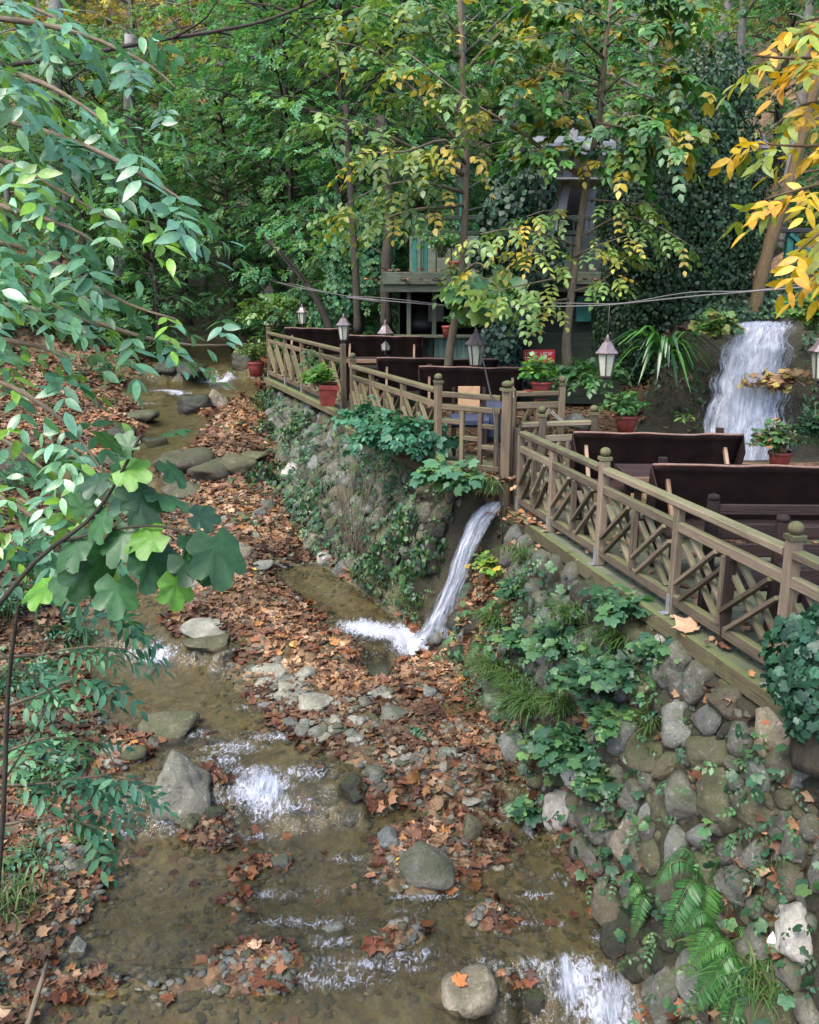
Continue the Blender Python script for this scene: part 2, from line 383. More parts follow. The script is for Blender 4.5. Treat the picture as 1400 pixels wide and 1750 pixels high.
gx = np.concatenate([np.arange(-70, -9, 1.2), np.arange(-9, -4.2, .12), np.arange(-4.2, 3.2, .042), np.arange(3.2, 8, .15), np.arange(8, 70, 1.3)])
gy = np.concatenate([np.arange(-6, 2.6, .8), np.arange(2.6, 12, .042), np.arange(12, 24, .1), np.arange(24, 40, .4), np.arange(40, 96, 1.4)])
GX, GY = np.meshgrid(gx, gy); GZ, GD, GL, GS, GT = terr(GX, GY)
def gridfaces(nx, ny):
    i = np.arange(nx * ny).reshape(ny, nx); return np.stack([i[:-1, :-1], i[:-1, 1:], i[1:, 1:], i[1:, :-1]], -1).reshape(-1, 4)
m = N('forest_ground'); w = m.n('NewGeometry').outputs['Position']; dry = m.attr('dry', 'Fac')
bed = m.ramp(m.noise(w, 7, 8, .7, .4), (.3, (.046, .040, .022)), (.5, (.118, .103, .060)), (.7, (.20, .178, .115)))
vo = m.n('TexVoronoi', dict(Vector=w, Scale=26.)); cob = m.mix(.35, bed, m.mix(.6, bed, vo.outputs['Color'], 'MULTIPLY'))
vl = m.n('TexVoronoi', dict(Vector=w, Scale=9.)); vl2 = m.n('TexVoronoi', dict(Vector=w, Scale=17.))
lit = m.ramp(m.n('SeparateColor', {0: vl.outputs['Color']}).outputs[0], (0., (.035, .022, .014)), (.35, (.085, .048, .026)), (.65, (.17, .095, .05)), (.9, (.24, .155, .09)))
lit2 = m.ramp(m.n('SeparateColor', {0: vl2.outputs['Color']}).outputs[1], (0., (.03, .02, .013)), (.5, (.11, .06, .032)), (.9, (.22, .13, .07)))
lit = m.mix(.5, lit, lit2); lit = m.mix(m.ramp(m.noise(w, .8, 4), (.45, 0.), (.65, .6)), lit, (.03, .05, .018))
col = m.mix(m.ramp(dry, (.45, 0.), (.55, 1.)), cob, lit)
wallc = m.ramp(m.noise(w, 5, 7, .7), (.3, (.012, .011, .007)), (.55, (.034, .030, .018)), (.75, (.035, .045, .014)))
col = m.mix(m.attr('wall', 'Fac'), col, wallc)
h = m.math('ADD', m.noise(w, 14, 7, .7), m.math('MULTIPLY', vo.outputs['Distance'], -.4))
M['ground'] = m.end(m.pbr(col, .85, m.bump(h, .9, .03), .3))
wall_at = np.where((GX > xf(GY)) & (GX < xt(GY) + .1), 1., 0.)
RF = (GX > 2.6) & (GY > 10.6) & (GY < 12.4); wall_at = np.where(RF, 1., wall_at)
V = np.stack([GX, GY, GZ], -1).reshape(-1, 3)
link('ground', npmesh('ground', V, gridfaces(len(gx), len(gy)), M['ground'], smooth=True, attrs=dict(dry=(.5 + GD * 4).clip(0, 1).ravel(), wall=wall_at.ravel())))
tag(bpy.data.objects['ground'], kind='structure')

# ================================================================ WATER
FOAM_GLINTS = [(722,1532,0.351,0.0405,0.66),(572,1616,0.189,0.054,0.66),(300,1424,0.27,0.054,0.567),(915,1530,0.189,0.0405,0.608),(330,1260,0.162,0.054,0.54),(480,1400,0.405,0.0675,0.66),(1040,1600,0.162,0.0675,0.608),(650,1500,0.162,0.054,0.54),(560,1660,0.27,0.054,0.54),(640,1078,0.45,0.14,1.25),(700,1078,0.34,0.17,1.35),(745,1085,0.18,0.18,1.4),(440,1365,0.34,0.13,0.95),(400,1280,0.378,0.121,0.66),(520,1330,0.338,0.0945,0.66),(265,1118,0.3,0.07,0.95),(230,1112,0.2,0.05,0.7),(370,640,0.55,0.12,1),(300,668,0.65,0.12,0.9),(985,1680,0.2,0.12,0.9),(1040,1725,0.25,0.12,1),(930,1655,0.27,0.054,0.66),(190,1420,0.216,0.108,0.66),(380,1740,0.1,0.06,0.8),(905,1410,0.08,0.16,0.7),(560,1520,0.405,0.054,0.338),(600,1700,0.675,0.081,0.297),(700,1560,0.405,0.0675,0.338),(450,1430,0.338,0.0675,0.472),(600,1640,0.405,0.0675,0.27),(480,670,0.135,0.0675,0.405),(560,1240,0.135,0.0675,0.405),(580,1150,0.135,0.0675,0.405),(240,690,0.675,0.135,0.472),(350,1255,0.27,0.0675,0.54),(430,1320,0.472,0.0675,0.66),(820,1600,0.405,0.054,0.27),(960,1500,0.338,0.0675,0.405),(470,1260,0.405,0.0675,0.66),(380,1300,0.27,0.081,0.66),(520,1580,0.472,0.0675,0.567),(470,1530,0.405,0.054,0.54),(640,1670,0.472,0.0675,0.608),(560,1720,0.54,0.0675,0.567),(880,1580,0.405,0.0675,0.472),(830,1660,0.27,0.0675,0.54),(420,1210,0.27,0.054,0.472),(760,1380,0.135,0.0675,0.54),(600,1470,0.27,0.054,0.472),(690,1640,0.405,0.0675,0.54),(740,1530,0.405,0.0405,0.54)]  # foam at drops and stones, plus weak flecks painted for pale sky reflections
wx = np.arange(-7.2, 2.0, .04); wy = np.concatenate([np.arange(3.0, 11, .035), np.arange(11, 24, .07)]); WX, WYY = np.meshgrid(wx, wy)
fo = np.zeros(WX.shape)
for px, py, rx, ry, a in FOAM_GLINTS:
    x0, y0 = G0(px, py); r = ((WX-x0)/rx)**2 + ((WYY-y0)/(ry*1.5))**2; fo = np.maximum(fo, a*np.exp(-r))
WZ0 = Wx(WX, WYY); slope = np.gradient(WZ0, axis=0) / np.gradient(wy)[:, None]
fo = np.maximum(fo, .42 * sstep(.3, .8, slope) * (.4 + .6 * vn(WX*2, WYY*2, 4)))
rip = .006*fbm(WX*5, WYY*3, 71) + .012*fbm(WX*9, WYY*9, 72, 3)*np.clip(fo*1.5+sstep(.12, .5, slope), 0, 1) + .03*fo*fbm(WX*14, WYY*12, 73, 3)
V = np.stack([WX, WYY, WZ0 + rip], -1).reshape(-1, 3); F = gridfaces(len(wx), len(wy))
keep = ((WX > xl(WYY) - .6) & (WX < xf(WYY) + .15)).reshape(-1)[F].all(1); F = F[keep]
used = np.unique(F); remap = np.full(len(V), -1); remap[used] = np.arange(len(used))
m = N('stream_water'); w = m.n('NewGeometry').outputs['Position']; fa = m.attr('foam', 'Fac')
n1 = m.noise(m.scale(w, (1.3, .8, 1)), 7, 4, .6, .6); n2 = m.noise(m.scale(w, (1., .55, 1)), 22, 3, .6, 1.)
b = m.bump(m.math('ADD', n1, m.math('MULTIPLY', n2, .45)), m.math('ADD', .75, m.math('MULTIPLY', fa, 1.2)), .035)
fr = m.n('Fresnel', dict(IOR=1.33, Normal=b)).outputs[0]
tr = m.n('BsdfTransparent', dict(Color=(.86, .82, .66))).outputs[0]; gl = m.n('BsdfGlossy', dict(Roughness=.05, Normal=b)).outputs[0]
murk = m.n('MixShader', {0: m.ramp(m.noise(w, 2.2, 4), (.3, .04), (.7, .20)), 1: tr, 2: m.n('BsdfDiffuse', dict(Color=(.115, .10, .06))).outputs[0]}).outputs[0]
sh = m.n('MixShader', {0: m.math('MULTIPLY', fr, 1.35, True), 1: murk, 2: gl}).outputs[0]
fn = m.noise(m.scale(w, (1.5, .8, 1)), 15, 7, .7, 1.6); fmask = m.math('MULTIPLY', m.ramp(m.math('ADD', m.math('MULTIPLY', fa, 1.0), m.math('MULTIPLY', m.math('SUBTRACT', fn, .5), 2.4)), (.45, 0.), (1.15, .92)), m.ramp(fa, (.03, 0.), (.2, 1.)))  # masks white foam and the flecks painted as reflection streaks on the riffles
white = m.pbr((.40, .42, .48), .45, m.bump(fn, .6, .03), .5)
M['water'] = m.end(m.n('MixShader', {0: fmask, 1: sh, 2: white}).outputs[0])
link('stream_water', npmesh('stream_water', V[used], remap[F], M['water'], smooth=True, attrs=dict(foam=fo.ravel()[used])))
tag(bpy.data.objects['stream_water'], kind='structure')
m = N('falling_water'); uv = m.coord('UV'); st = m.noise(m.scale(uv, (1.3, 9, 1)), 2.2, 6, .62, .5); st2 = m.noise(m.scale(uv, (5, 26, 1)), 2., 4, .7, .8)
dn = m.math('ADD', m.math('ADD', m.math('MULTIPLY', st, .62), m.math('MULTIPLY', st2, .38)), m.math('MULTIPLY', m.math('SUBTRACT', m.attr('core', 'Fac'), .62), .55))
al = m.ramp(dn, (.40, .0), (.50, .45), (.66, .95)); fc = m.ramp(dn, (.45, (.34, .38, .47)), (.68, (.66, .68, .74)))
wh = m.n('MixShader', {0: .3, 1: m.pbr(fc, .3, m.bump(dn, .8, .05), .6), 2: m.n('BsdfTranslucent', dict(Color=(.6, .64, .72))).outputs[0]}).outputs[0]
M['fall'] = m.end(m.n('MixShader', {0: al, 1: m.n('BsdfTransparent').outputs[0], 2: wh}).outputs[0])
def waterfall(name, path, width, layers, seed=0, fade=False):
    "path: world points of the centre line; layered torn sheets of water follow it, with loose drops"
    r = np.random.default_rng(seed); path = np.array(path, float); s = np.linspace(0, 1, len(path)); NU, NV = 26, 70; Vs = []; Fs = []; UVs = []; CO = []
    q = np.linspace(0, 1, NV); c = np.stack([np.interp(q, s, path[:, j]) for j in range(3)], 1); wd = np.interp(q, s, width); u = np.linspace(-1, 1, NU); Lp = np.sum(np.linalg.norm(np.diff(path, axis=0), axis=1))
    for k in range(layers):
        sh_, off = r.normal(0, .12), .015 + .035 * k; UU, QQ = np.meshgrid(u, q); sc = r.uniform(.75, 1.1)
        ph = r.uniform(0, 50); n1 = vn(UU * 4 + ph, QQ * 3 * Lp + ph, 5) - .5; n2 = vn(UU * 9 + ph, QQ * 9 * Lp, 6) - .5; rag = 1 + .35 * (vn(QQ * 7 * Lp + ph, QQ * 0 + np.sign(UU) * 3, 7) - .5)
        X = c[:, None, 0] + wd[:, None] * (UU * sc * rag + sh_) ; Y = c[:, None, 1] - off - (.07 * n1 + .045 * n2) * (.4 + wd[:, None]) ; Z = c[:, None, 2] + .03 * n1 + off * .3
        Vs.append(np.stack([X, Y, Z], -1).reshape(-1, 3)); F = gridfaces(NU, NV); Fs.append(F + k * NU * NV); uvv = np.stack([QQ * Lp + ph, UU * wd[:, None] + ph * .7], -1).reshape(-1, 2); UVs.append(uvv[F].reshape(-1, 2))
        ef = np.clip(np.sin(np.pi * (QQ * .86 + .07)) * 1.0, 0, 1) ** .8 * (.18 + .85 * vn(UU * 4 + ph, QQ * 5 + ph, 9)) if fade else 1.0
        CO.append((ef * (1 - np.abs(UU) ** (1.3 if fade else 2.2)) * (.55 + .45 * np.minimum(1, QQ * 6 + .5)) * (1 - .12 * k)).ravel())
    V = np.concatenate(Vs); F = np.concatenate(Fs); o = link(name, npmesh(name, V, F, M['fall'], uv=np.concatenate(UVs), smooth=True, attrs=dict(core=np.concatenate(CO)))); return tag(o, kind='structure')
pts = [P(848, 858, 9.42), P(835, 868, 9.3), P(812, 895, 9.2), P(795, 935, 9.13), P(780, 985, 9.08), P(762, 1030, 9.04), P(745, 1070, 9.0), P(735, 1090, 8.97)]
waterfall('small_waterfall', pts, [.12, .15, .15, .13, .12, .13, .20, .36], 4, seed=3)
def cascade(px, py, dY, width, seed, layers=2):
    x0, y0 = G0(px, py); ys = np.linspace(y0 + dY * .5, y0 - dY * .5, 14); z = Wx(np.full(14, x0), ys); pts = [(x0, a, b + .012) for a, b in zip(ys, z)]; return waterfall('cascade', pts, np.linspace(.85, 1.25, 14) * width, layers, seed, True)
cascade(455, 1348, .45, .62, 11, 3); cascade(262, 1105, .4, .26, 12); cascade(965, 1672, .36, .24, 13); cascade(1045, 1700, .34, .24, 18); cascade(905, 1405, .5, .12, 14); cascade(368, 636, .6, .45, 15)
tw = [P(1303, 552, 11.35), P(1300, 562, 11.05), P(1293, 600, 10.98), P(1285, 650, 10.95), P(1278, 710, 10.9), P(1270, 770, 10.85), P(1265, 830, 10.8)]
waterfall('tall_waterfall', tw, [.44, .46, .50, .55, .58, .62, .64], 4, seed=5)

# ================================================================ ROCKS
import bmesh
def _ico(sub):
    bm = bmesh.new(); bmesh.ops.create_icosphere(bm, subdivisions=sub, radius=1); V = np.array([v.co[:] for v in bm.verts]); F = np.array([[v.index for v in f.verts] for f in bm.faces]); bm.free(); return V, F
ICO = {k: _ico(k) for k in (1, 2, 3, 4)}
def rockverts(seed, sub=3, np_=14, sharp=9., rough=.05):
    r = np.random.default_rng(seed); D, F = ICO[sub]; n = nrm(r.normal(size=(np_, 3))); k = r.uniform(.62, 1.0, np_)
    g = np.maximum(D @ n.T, .05) / k; rad = 1 / (np.sum(g ** sharp, 1) ** (1 / sharp)); rad = np.minimum(rad, 1.25)
    for o in range(6 if sub > 3 else 3):
        f = 2.2 * 1.9 ** o; a = nrm(r.normal(size=(3, 3))) * f; ph = r.uniform(0, 9, 3)
        rad = rad + rough / (1.5 ** o) * np.prod(np.sin(D @ a.T + ph), 1) * 1.6
    return D * rad[:, None], F
ROCK = {}
for shape, (npl, sh_, ro) in dict(round=(16, 8., .05), slab=(11, 13., .06), block=(9, 15., .07)).items():
    for i in range(4):
        V, F = rockverts(100 + i * 7 + len(shape), 4, npl, sh_, ro); ROCK[shape, i] = (V, F)
_rm = {}
def rockmesh(shape, i, mat):
    if (shape, i, mat) not in _rm: V, F = ROCK[shape, i]; _rm[shape, i, mat] = npmesh('rock_' + shape, V, F, M[mat], smooth=True)
    return _rm[shape, i, mat]
def euler_to(n, spin):
    q = Vector(n).to_track_quat('Z', 'Y'); return (q @ Matrix.Rotation(spin, 3, 'Z').to_quaternion()).to_euler()
def rock(px, py, hw, hh, mat, label=None, shape='round', i=0, rz=None, deep=.3, name='boulder', dep=.9, tilt=0, group=None, cat='rock'):
    g = G(px, py + hh * .55); Y = g[1]; r = hw * Y / FPX * .98; hgt = hh * Y / FPX * 1.1
    o = bpy.data.objects.new(name, rockmesh(shape, i, mat)); C.objects.link(o)
    o.scale = (r * 1.05, r * dep, hgt * 1.1); o.location = (g[0], g[1] + r * dep * .5, g[2] + hgt * (1 - deep) - hgt * .35)
    o.rotation_euler = (tilt, tilt * .5, random.uniform(-.4, .4) if rz is None else rz)
    return tag(o, label, cat, group)
B = [
 (280,1247,52,36,'olive_stone','smooth rounded boulder with a pale crease, on the left edge of the stream','round',0),
 (300,1362,60,66,'pebble','tall angular pale boulder leaning in the water behind green sprays','block',1),
 (722,1490,68,40,'grey_stone','large smooth grey green boulder in midstream with leaves heaped behind it','round',2),
 (792,1702,58,50,'tan_stone','pale flat topped boulder with an orange leaf lying on it','block',0),
 (808,1422,23,32,'olive_stone','upright olive stone standing on the midstream leaf heap','round',1),
 (662,1440,26,18,'blue_stone','blue grey stone at the upstream end of the midstream leaf heap','block',2),
 (912,1517,23,13,'grey_stone','small flat topped stone alone in the water near the right wall','slab',1),
 (570,1597,21,18,'blue_stone','small blue green stone with water parting around it','block',3),
 (548,1252,26,15,'grey_stone','rounded grey stone at the lower edge of the gravel bar','round',3),
 (515,1250,14,16,'grey_stone','small upright stone touching the rounded grey one on the gravel bar','round',0),
 (355,1076,42,13,'pebble','tilted pale slab resting on the dark slab by the left cascade','slab',0),
 (348,1098,50,11,'olive_stone','dark wet slab under the tilted pale slab by the left cascade','slab',2),
 (532,1208,34,11,'pebble','long flat pale stone in the middle of the gravel bar','slab',3),
 (492,1680,18,20,'grey_stone','rounded stone in the leaf heap at the bottom edge of the pool','round',2),
 (130,1622,18,17,'blue_stone','pale blue stone at the left edge of the clear pool','block',1),
 (132,1484,24,10,'grey_stone','flat grey stone on the left shore of the clear pool','slab',0),
 (232,1148,30,11,'blue_stone','flat blue grey stone just below the left cascade','slab',1),
 (230,1418,34,18,'wet_stone','dark wet stone tucked under the tall angular boulder','round',1),
 (325,1412,22,14,'olive_stone','small stone at the foot of the tall angular boulder','block',2),
 (225,1290,22,14,'olive_stone','small tan stone below the smooth rounded boulder','block',0),
 (258,1272,13,12,'grey_stone','little pale stone against the front of the smooth rounded boulder','block',1),
 (920,1712,36,36,'wet_stone','dark wet rock splitting the cascade at the bottom right','round',3),
 (1085,1655,32,34,'wet_stone','dark dripping rock beside the bottom right cascade','round',0),
 (1042,1555,44,42,'brown_stone','brown boulder at the foot of the wall beside the ferns','block',2),
 (600,1405,20,14,'blue_stone','dark grey stone in the shallow water above the big midstream boulder','block',3),
 (478,1478,20,11,'grey_stone','small flat stone beside a brown leaf clump in the stream','slab',2),
 (550,1318,16,12,'wet_stone','dark stone in the middle cascade with a leaf on it','round',2),
 (735,1188,17,9,'blue_stone','grey stone at the tip of the leaf pile under the small waterfall','round',1),
 (668,1226,26,10,'grey_stone','flat stone perched at the end of the gravel bar below the waterfall pool','slab',3),
 (330,696,26,20,'wet_stone','dark sloping boulder beside the far white riffle','block',3),
 (368,690,19,18,'tan_stone','tan boulder beside the far white riffle','block',1),
 (308,792,46,24,'brown_stone','broad brown boulder behind the fig branch','block',0),
 (352,806,42,15,'brown_stone','long brown boulder in front of the broad brown one','slab',2),
 (322,838,38,12,'brown_stone','low flat brown rock nearest of the three behind the fig branch','slab',0),
 (400,800,38,18,'olive_stone','olive rock on the leaf slope right of the brown boulders','round',1),
 (278,630,26,15,'wet_stone','dark rock on the left of the far little waterfall','round',2),
 (318,632,30,16,'wet_stone','dark rock touching the far little waterfall','block',1),
 (412,622,26,18,'wet_stone','dark rock between the far little waterfall and the red pot','block',2),
 (418,945,22,14,'tan_stone','tan stone on the leaf slope at its lower end','round',3),
 (447,968,18,10,'blue_stone','blue grey stone on the leaf slope beside the tan one','round',0),
 (25,800,34,30,'brown_stone','dark brown boulder half hidden by the left leaves','round',1),
 (455,1148,26,10,'pebble','pale wedge stone at the upper left of the gravel bar','slab',1),
 (448,1172,16,8,'pebble','pale small stone just below the wedge stone on the gravel bar','round',1),
 (640,1152,30,9,'wet_stone','dark stone under the leaf fringe below the small waterfall','slab',2),
 (430,785,24,12,'olive_stone','mossy rock at the foot of the far terrace wall','round',0),
 (600,1352,30,20,'wet_stone','dark wet stone at the right end of the middle cascade','block',1), (556,1368,24,14,'olive_stone','low stone in the foam of the middle cascade','slab',1), (505,1385,18,9,'wet_stone','small dark stone below the middle cascade','round',0), (365,1395,20,14,'wet_stone','dark stone at the left end of the middle cascade','block',3), (640,1330,22,12,'grey_stone','grey stone on the lip right of the middle cascade','slab',3),
 (205,742,26,14,'wet_stone','dark rock in the far left channel','round',1), (240,712,24,12,'olive_stone','mossy rock in the far left channel above the dark one','block',0), (175,790,30,14,'brown_stone','brown rock at the left rim of the far channel','slab',1), (262,760,20,10,'wet_stone','small wet rock in the far channel beside the broad brown boulder','block',3), (215,905,26,12,'olive_stone','olive rock behind the fig branch tip','slab',2), (150,860,26,14,'brown_stone','brown rock on the left shore behind the fig branch','block',1),
 (300,600,20,10,'brown_stone','brown rock on the far bank above the little waterfall','round',3),
]
for b in B: rock(*b[:6], shape=b[6], i=b[7])

# ---------------------------------------------------------------- dry stone walls
def surf(Y, t):
    X = xf(Y) + (xt(Y) - xf(Y)) * t; return np.array([X, Y, TT(X, Y)])
def wall_normal(Y): return nrm(np.array([-1.0, -.28, .45]) if Y < 9.4 else np.array([-.88, -.42, .45]))
WS = [  # stones that stand out in the near wall: px,py,hw,hh,mat,shape
 (1110,1422,22,21,'white_stone','block'),(1195,1440,33,27,'blue_stone','block'),(1292,1405,44,46,'olive_stone','round'),(1132,1362,36,40,'olive_stone','round'),(1225,1370,50,58,'olive_stone','block'),(1312,1258,42,46,'tan_stone','block'),
 (1262,1268,32,30,'white_stone','round'),(1358,1602,50,62,'white_stone','block'),(1352,1502,44,42,'brown_stone','round'),(1384,1430,32,36,'white_stone','round'),(1180,1302,17,18,'white_stone','block'),(1152,1250,38,50,'blue_stone','round'),
 (1205,1230,30,40,'blue_stone','round'),(985,1408,22,26,'brown_stone','round'),(1300,1335,36,26,'blue_stone','slab'),(1365,1340,36,22,'blue_stone','slab'),(1255,1310,20,18,'grey_stone','round'),(1340,1400,26,34,'brown_stone','round'),(1250,1455,30,26,'grey_stone','round'),(1050,1440,26,22,'grey_stone','round'),(1080,1480,30,24,'grey_stone','block'),(1010,1470,26,22,'brown_stone','round'),(1240,1650,30,26,'wet_stone','round'),(1290,1560,24,20,'grey_stone','round'),(1200,1730,40,30,'brown_stone','round'),(1380,1240,30,26,'wet_stone','round'),(1100,1600,26,24,'wet_stone','round')]
def build_wall(name, label, y0, y1, seed, special):
    r = np.random.default_rng(seed); root = empty(name, (float(xf((y0+y1)/2)), (y0+y1)/2, float(W((y0+y1)/2)))); tag(root, label, 'wall')
    placed = []; items = []
    for px, py, hw, hh, mat, sh in special:
        g = G(px, py); R = hw * g[1] / FPX; items.append((g, R, hh / hw, mat, sh)); placed.append((g, R * .85))
    sizes = np.sort(np.concatenate([r.uniform(.035, .165, 9000), r.uniform(.02, .05, 9000)]))[::-1]
    Ys = r.uniform(y0, y1, 18000); ts = r.uniform(.02, .97, 18000); Xs = xf(Ys) + (xt(Ys) - xf(Ys)) * ts; Zs = terr(Xs, Ys)[0]
    pl = np.array([p for p, _ in placed]) if placed else np.zeros((0, 3)); pr = np.array([q for _, q in placed]) if placed else np.zeros(0)
    for R, x, y, z in zip(sizes, Xs, Ys, Zs):
        if .25 < (y - 8.95) + .0 and y < 9.6 and x > .1: continue       # the spill of the small waterfall
        g = np.array([x, y, z])
        if len(pl) and (np.linalg.norm(pl - g, axis=1) < (pr + R) * .80).any(): continue
        pl = np.vstack([pl, g]); pr = np.append(pr, R)
        mat = r.choice(['grey_stone', 'olive_stone', 'blue_stone', 'tan_stone', 'wet_stone', 'brown_stone', 'white_stone'], p=[.32, .26, .12, .04, .16, .07, .03]); items.append((g, R, r.uniform(.6, 1.05), mat, r.choice(['round', 'block', 'slab', 'block'])))
    items.sort(key=lambda q: -q[1] / q[0][1]); rest = []
    for k, (g, R, asp, mat, sh) in enumerate(items):
        n = nrm(wall_normal(g[1]) + r.normal(0, .15, 3)); i = int(r.integers(4)); rot = euler_to(n, r.uniform(0, 6.28)); sc = (R * 1.08, R * 1.08 * asp, R * r.uniform(.6, .85)); p = g - n * R * .12
        if k < 98:
            o = link('stone', rockmesh(sh, i, mat), root); o.location = p - np.array(root.location); o.rotation_euler = rot; o.scale = sc
        else: rest.append((p, rot, sc, sh, i, mat))
    Vs = []; Fs = []; n0 = 0; mats = ['grey_stone', 'olive_stone', 'blue_stone', 'wet_stone']; mi = []
    for p, rot, sc, sh, i, mat in rest:
        V, F = rockverts(int(abs(p[0] * 1000 + p[1] * 7919)) % 9999, 2, 10, 11, .05); V = (V * np.array(sc)) @ np.array(rot.to_matrix()).T + p; Vs.append(V); Fs.append(F + n0); n0 += len(V); mi += [mats.index(mat) if mat in mats else 0] * len(F)
    if Vs:
        me = npmesh('small_stones', np.concatenate(Vs), np.concatenate(Fs), M['grey_stone'], smooth=True)
        for q in mats[1:]: me.materials.append(M[q])
        me.polygons.foreach_set('material_index', np.array(mi, np.int32)); o = link('small_stones', me, root, world_pts=True); o['kind'] = 'stuff'
    return root
build_wall('retaining_wall', 'dry stone retaining wall of mixed boulders under the lattice railing', 3.0, 9.05, 4, WS)
build_wall('terrace_wall', 'mossy grey stone wall below the far terrace fence', 9.6, 18.2, 9, [])

# ---------------------------------------------------------------- pebbles: larger flat ones single, the rest loose gravel
r = np.random.default_rng(21)
CL = [(490,1170,55,26,34),(560,1245,55,22,20),(700,1310,70,26,30),(760,1290,45,20,14),(620,1200,55,20,14),(330,990,60,26,12),(470,1205,40,14,10),(860,1470,34,16,8),(690,1470,40,20,8),(640,1335,40,16,8),(180,1300,40,18,8),(100,1470,50,30,8),(420,900,60,50,8),(820,1360,40,14,7),(440,1650,50,24,6)]
where = {0:'on the upper end of the gravel bar',1:'at the lower left edge of the gravel bar',2:'on the lower end of the gravel bar',3:'on the right tip of the gravel bar',4:'in the middle of the leafy bar',5:'on the leaf slope above the left cascade',6:'on the left rim of the gravel bar',7:'right of the big midstream boulder',8:'behind the big midstream boulder',9:'on the leafy middle of the lower bar',10:'on the left shore by the smooth boulder',11:'on the left shore of the clear pool',12:'on the far leaf slope',13:'near the right wall on the lower bar',14:'in the leaf heap below the clear pool'}
for ci, (cx, cy, sx, sy, n) in enumerate(CL):
    for j in range(n):
        px, py = r.normal(cx, sx * .55), r.normal(cy, sy * .55); hw = r.uniform(7, 19)
        o = rock(px, py, hw, hw * r.uniform(.35, .6), r.choice(['pebble', 'pebble', 'grey_stone', 'blue_stone']), 'small flat pale stone ' + where[ci], r.choice(['slab', 'slab', 'round']), int(r.integers(4)), r.uniform(-1, 1), .35, 'stone', r.uniform(.6, 1.), r.uniform(-.15, .15), 'small stones ' + where[ci], 'stone')
Vs = []; Fs = []; n0 = 0; PV = [rockverts(i, 1, 8, 8, .03) for i in range(6)]
xs = r.uniform(-5.5, 1.6, 26000); ys = 3.4 + 11 * r.uniform(0, 1, 26000) ** 1.3; z, dd, dl, d, t = terr(xs, ys)
pm = ((dd > -.32) & (dd < .35) | (vn(xs*1.1, ys*1.1, 91) > .62)) & (xs < xf(ys)) & (dl < .6)
pm &= (dd > -.12) | (rng.random(len(xs)) < .35)
for x, y, zz in zip(xs[pm][:8000], ys[pm][:8000], z[pm][:8000]):
    V, F = PV[r.integers(6)]; s = r.uniform(.012, .042); a = r.uniform(0, 6.28); ca, sa = math.cos(a), math.sin(a)
    q = V * np.array([s * r.uniform(1, 1.5), s * r.uniform(.7, 1.), s * .55]); Vs.append(np.stack([q[:, 0]*ca-q[:, 1]*sa+x, q[:, 0]*sa+q[:, 1]*ca+y, q[:, 2]+zz], 1)); Fs.append(F+n0); n0 += len(V)
me = npmesh('pebbles', np.concatenate(Vs), np.concatenate(Fs), M['olive_stone'], smooth=True); me.materials.append(M['pebble']); me.materials.append(M['blue_stone'])
me.polygons.foreach_set('material_index', np.repeat(r.choice([0, 0, 1, 2], len(Fs)), len(PV[0][1])).astype(np.int32))
tag(link('pebbles', me), kind='stuff')
# ================================================================ LEAVES
def tmpl_oval(n=4, w=.32, fold=.12, bend=.18, tip=1.5):
    xs = np.linspace(0, 1, n + 1); V = [(0, 0, 0)]; F = []
    wid = w * np.sin(np.pi * xs ** .8) ** .9
    for i in range(1, n): x = xs[i]; V += [(x, -wid[i], fold * wid[i] - bend * x * x), (x, 0, -bend * x * x), (x, wid[i], fold * wid[i] - bend * x * x)]
    V.append((1, 0, -bend)); L = len(V) - 1
    F += [(0, 1, 2), (0, 2, 3)]
    for i in range(1, n - 1):
        a = 1 + (i - 1) * 3; b = a + 3
        F += [(a, b, b + 1), (a, b + 1, a + 1), (a + 1, b + 1, b + 2), (a + 1, b + 2, a + 2)]
    a = 1 + (n - 2) * 3; F += [(a, L, a + 1), (a + 1, L, a + 2)]
    return np.array(V, float), np.array(F)
def tmpl_lobed(curl=.3, seed=0, tips=((0, 1.), (48, .86), (100, .55)), notch=((24, .64), (74, .56)), base=.2, crumple=.06, sh=.79, ridge=.0, wd=8):
    r = np.random.default_rng(seed); pts = []
    for a, q in tips:
        for s in ((1,) if a == 0 else (1, -1)): pts += [(s * a, q), (s * (a + wd), q * sh), (s * (a - wd), q * sh)] if a else [(0, q), (wd, q * sh), (-wd, q * sh)]
    for a, q in notch: pts += [(a, q), (-a, q)]
    pts += [(150, base * 1.5), (-150, base * 1.5), (180, base * .6)]
    pts.sort(); V = [(.0, 0, 0)]
    for a, q in pts:
        th = math.radians(a); x, y = q * math.cos(th), q * math.sin(th); V.append((x, y, curl * (q * q) * (.5 + .5 * math.cos(2 * th + seed)) + crumple * r.normal() + ridge * (.5 if any(abs(a) == n0 for n0, _ in notch) else -.5)))
    n = len(pts); V = np.array(V); V[:, 0] += .25; V *= .8
    return V, np.array([(0, 1 + i, 1 + (i + 1) % n) for i in range(n)])
OV2 = tmpl_oval(2, .30, .15, .15); OV = tmpl_oval(3, .30, .15, .2); OV5 = tmpl_oval(5, .27, .16, .25); LANCE = tmpl_oval(5, .15, .2, .3); PINNA = tmpl_oval(3, .075, .1, .2); ROUND = tmpl_oval(4, .48, .1, .12)
LOB = [tmpl_lobed(.35, 1), tmpl_lobed(-.3, 2), tmpl_lobed(.6, 3, crumple=.1), tmpl_lobed(.15, 4)]
LOBB = tmpl_lobed(-.15, 7, ((0, 1.), (52, .9), (108, .7)), ((26, .74), (80, .66)), .35, .02, .92, .10)          # broad, shallow lobes
FIG = tmpl_lobed(-.2, 9, ((0, 1.), (44, .86), (96, .62)), ((24, .68), (71, .57)), .36, .015, .94, .12, 13)
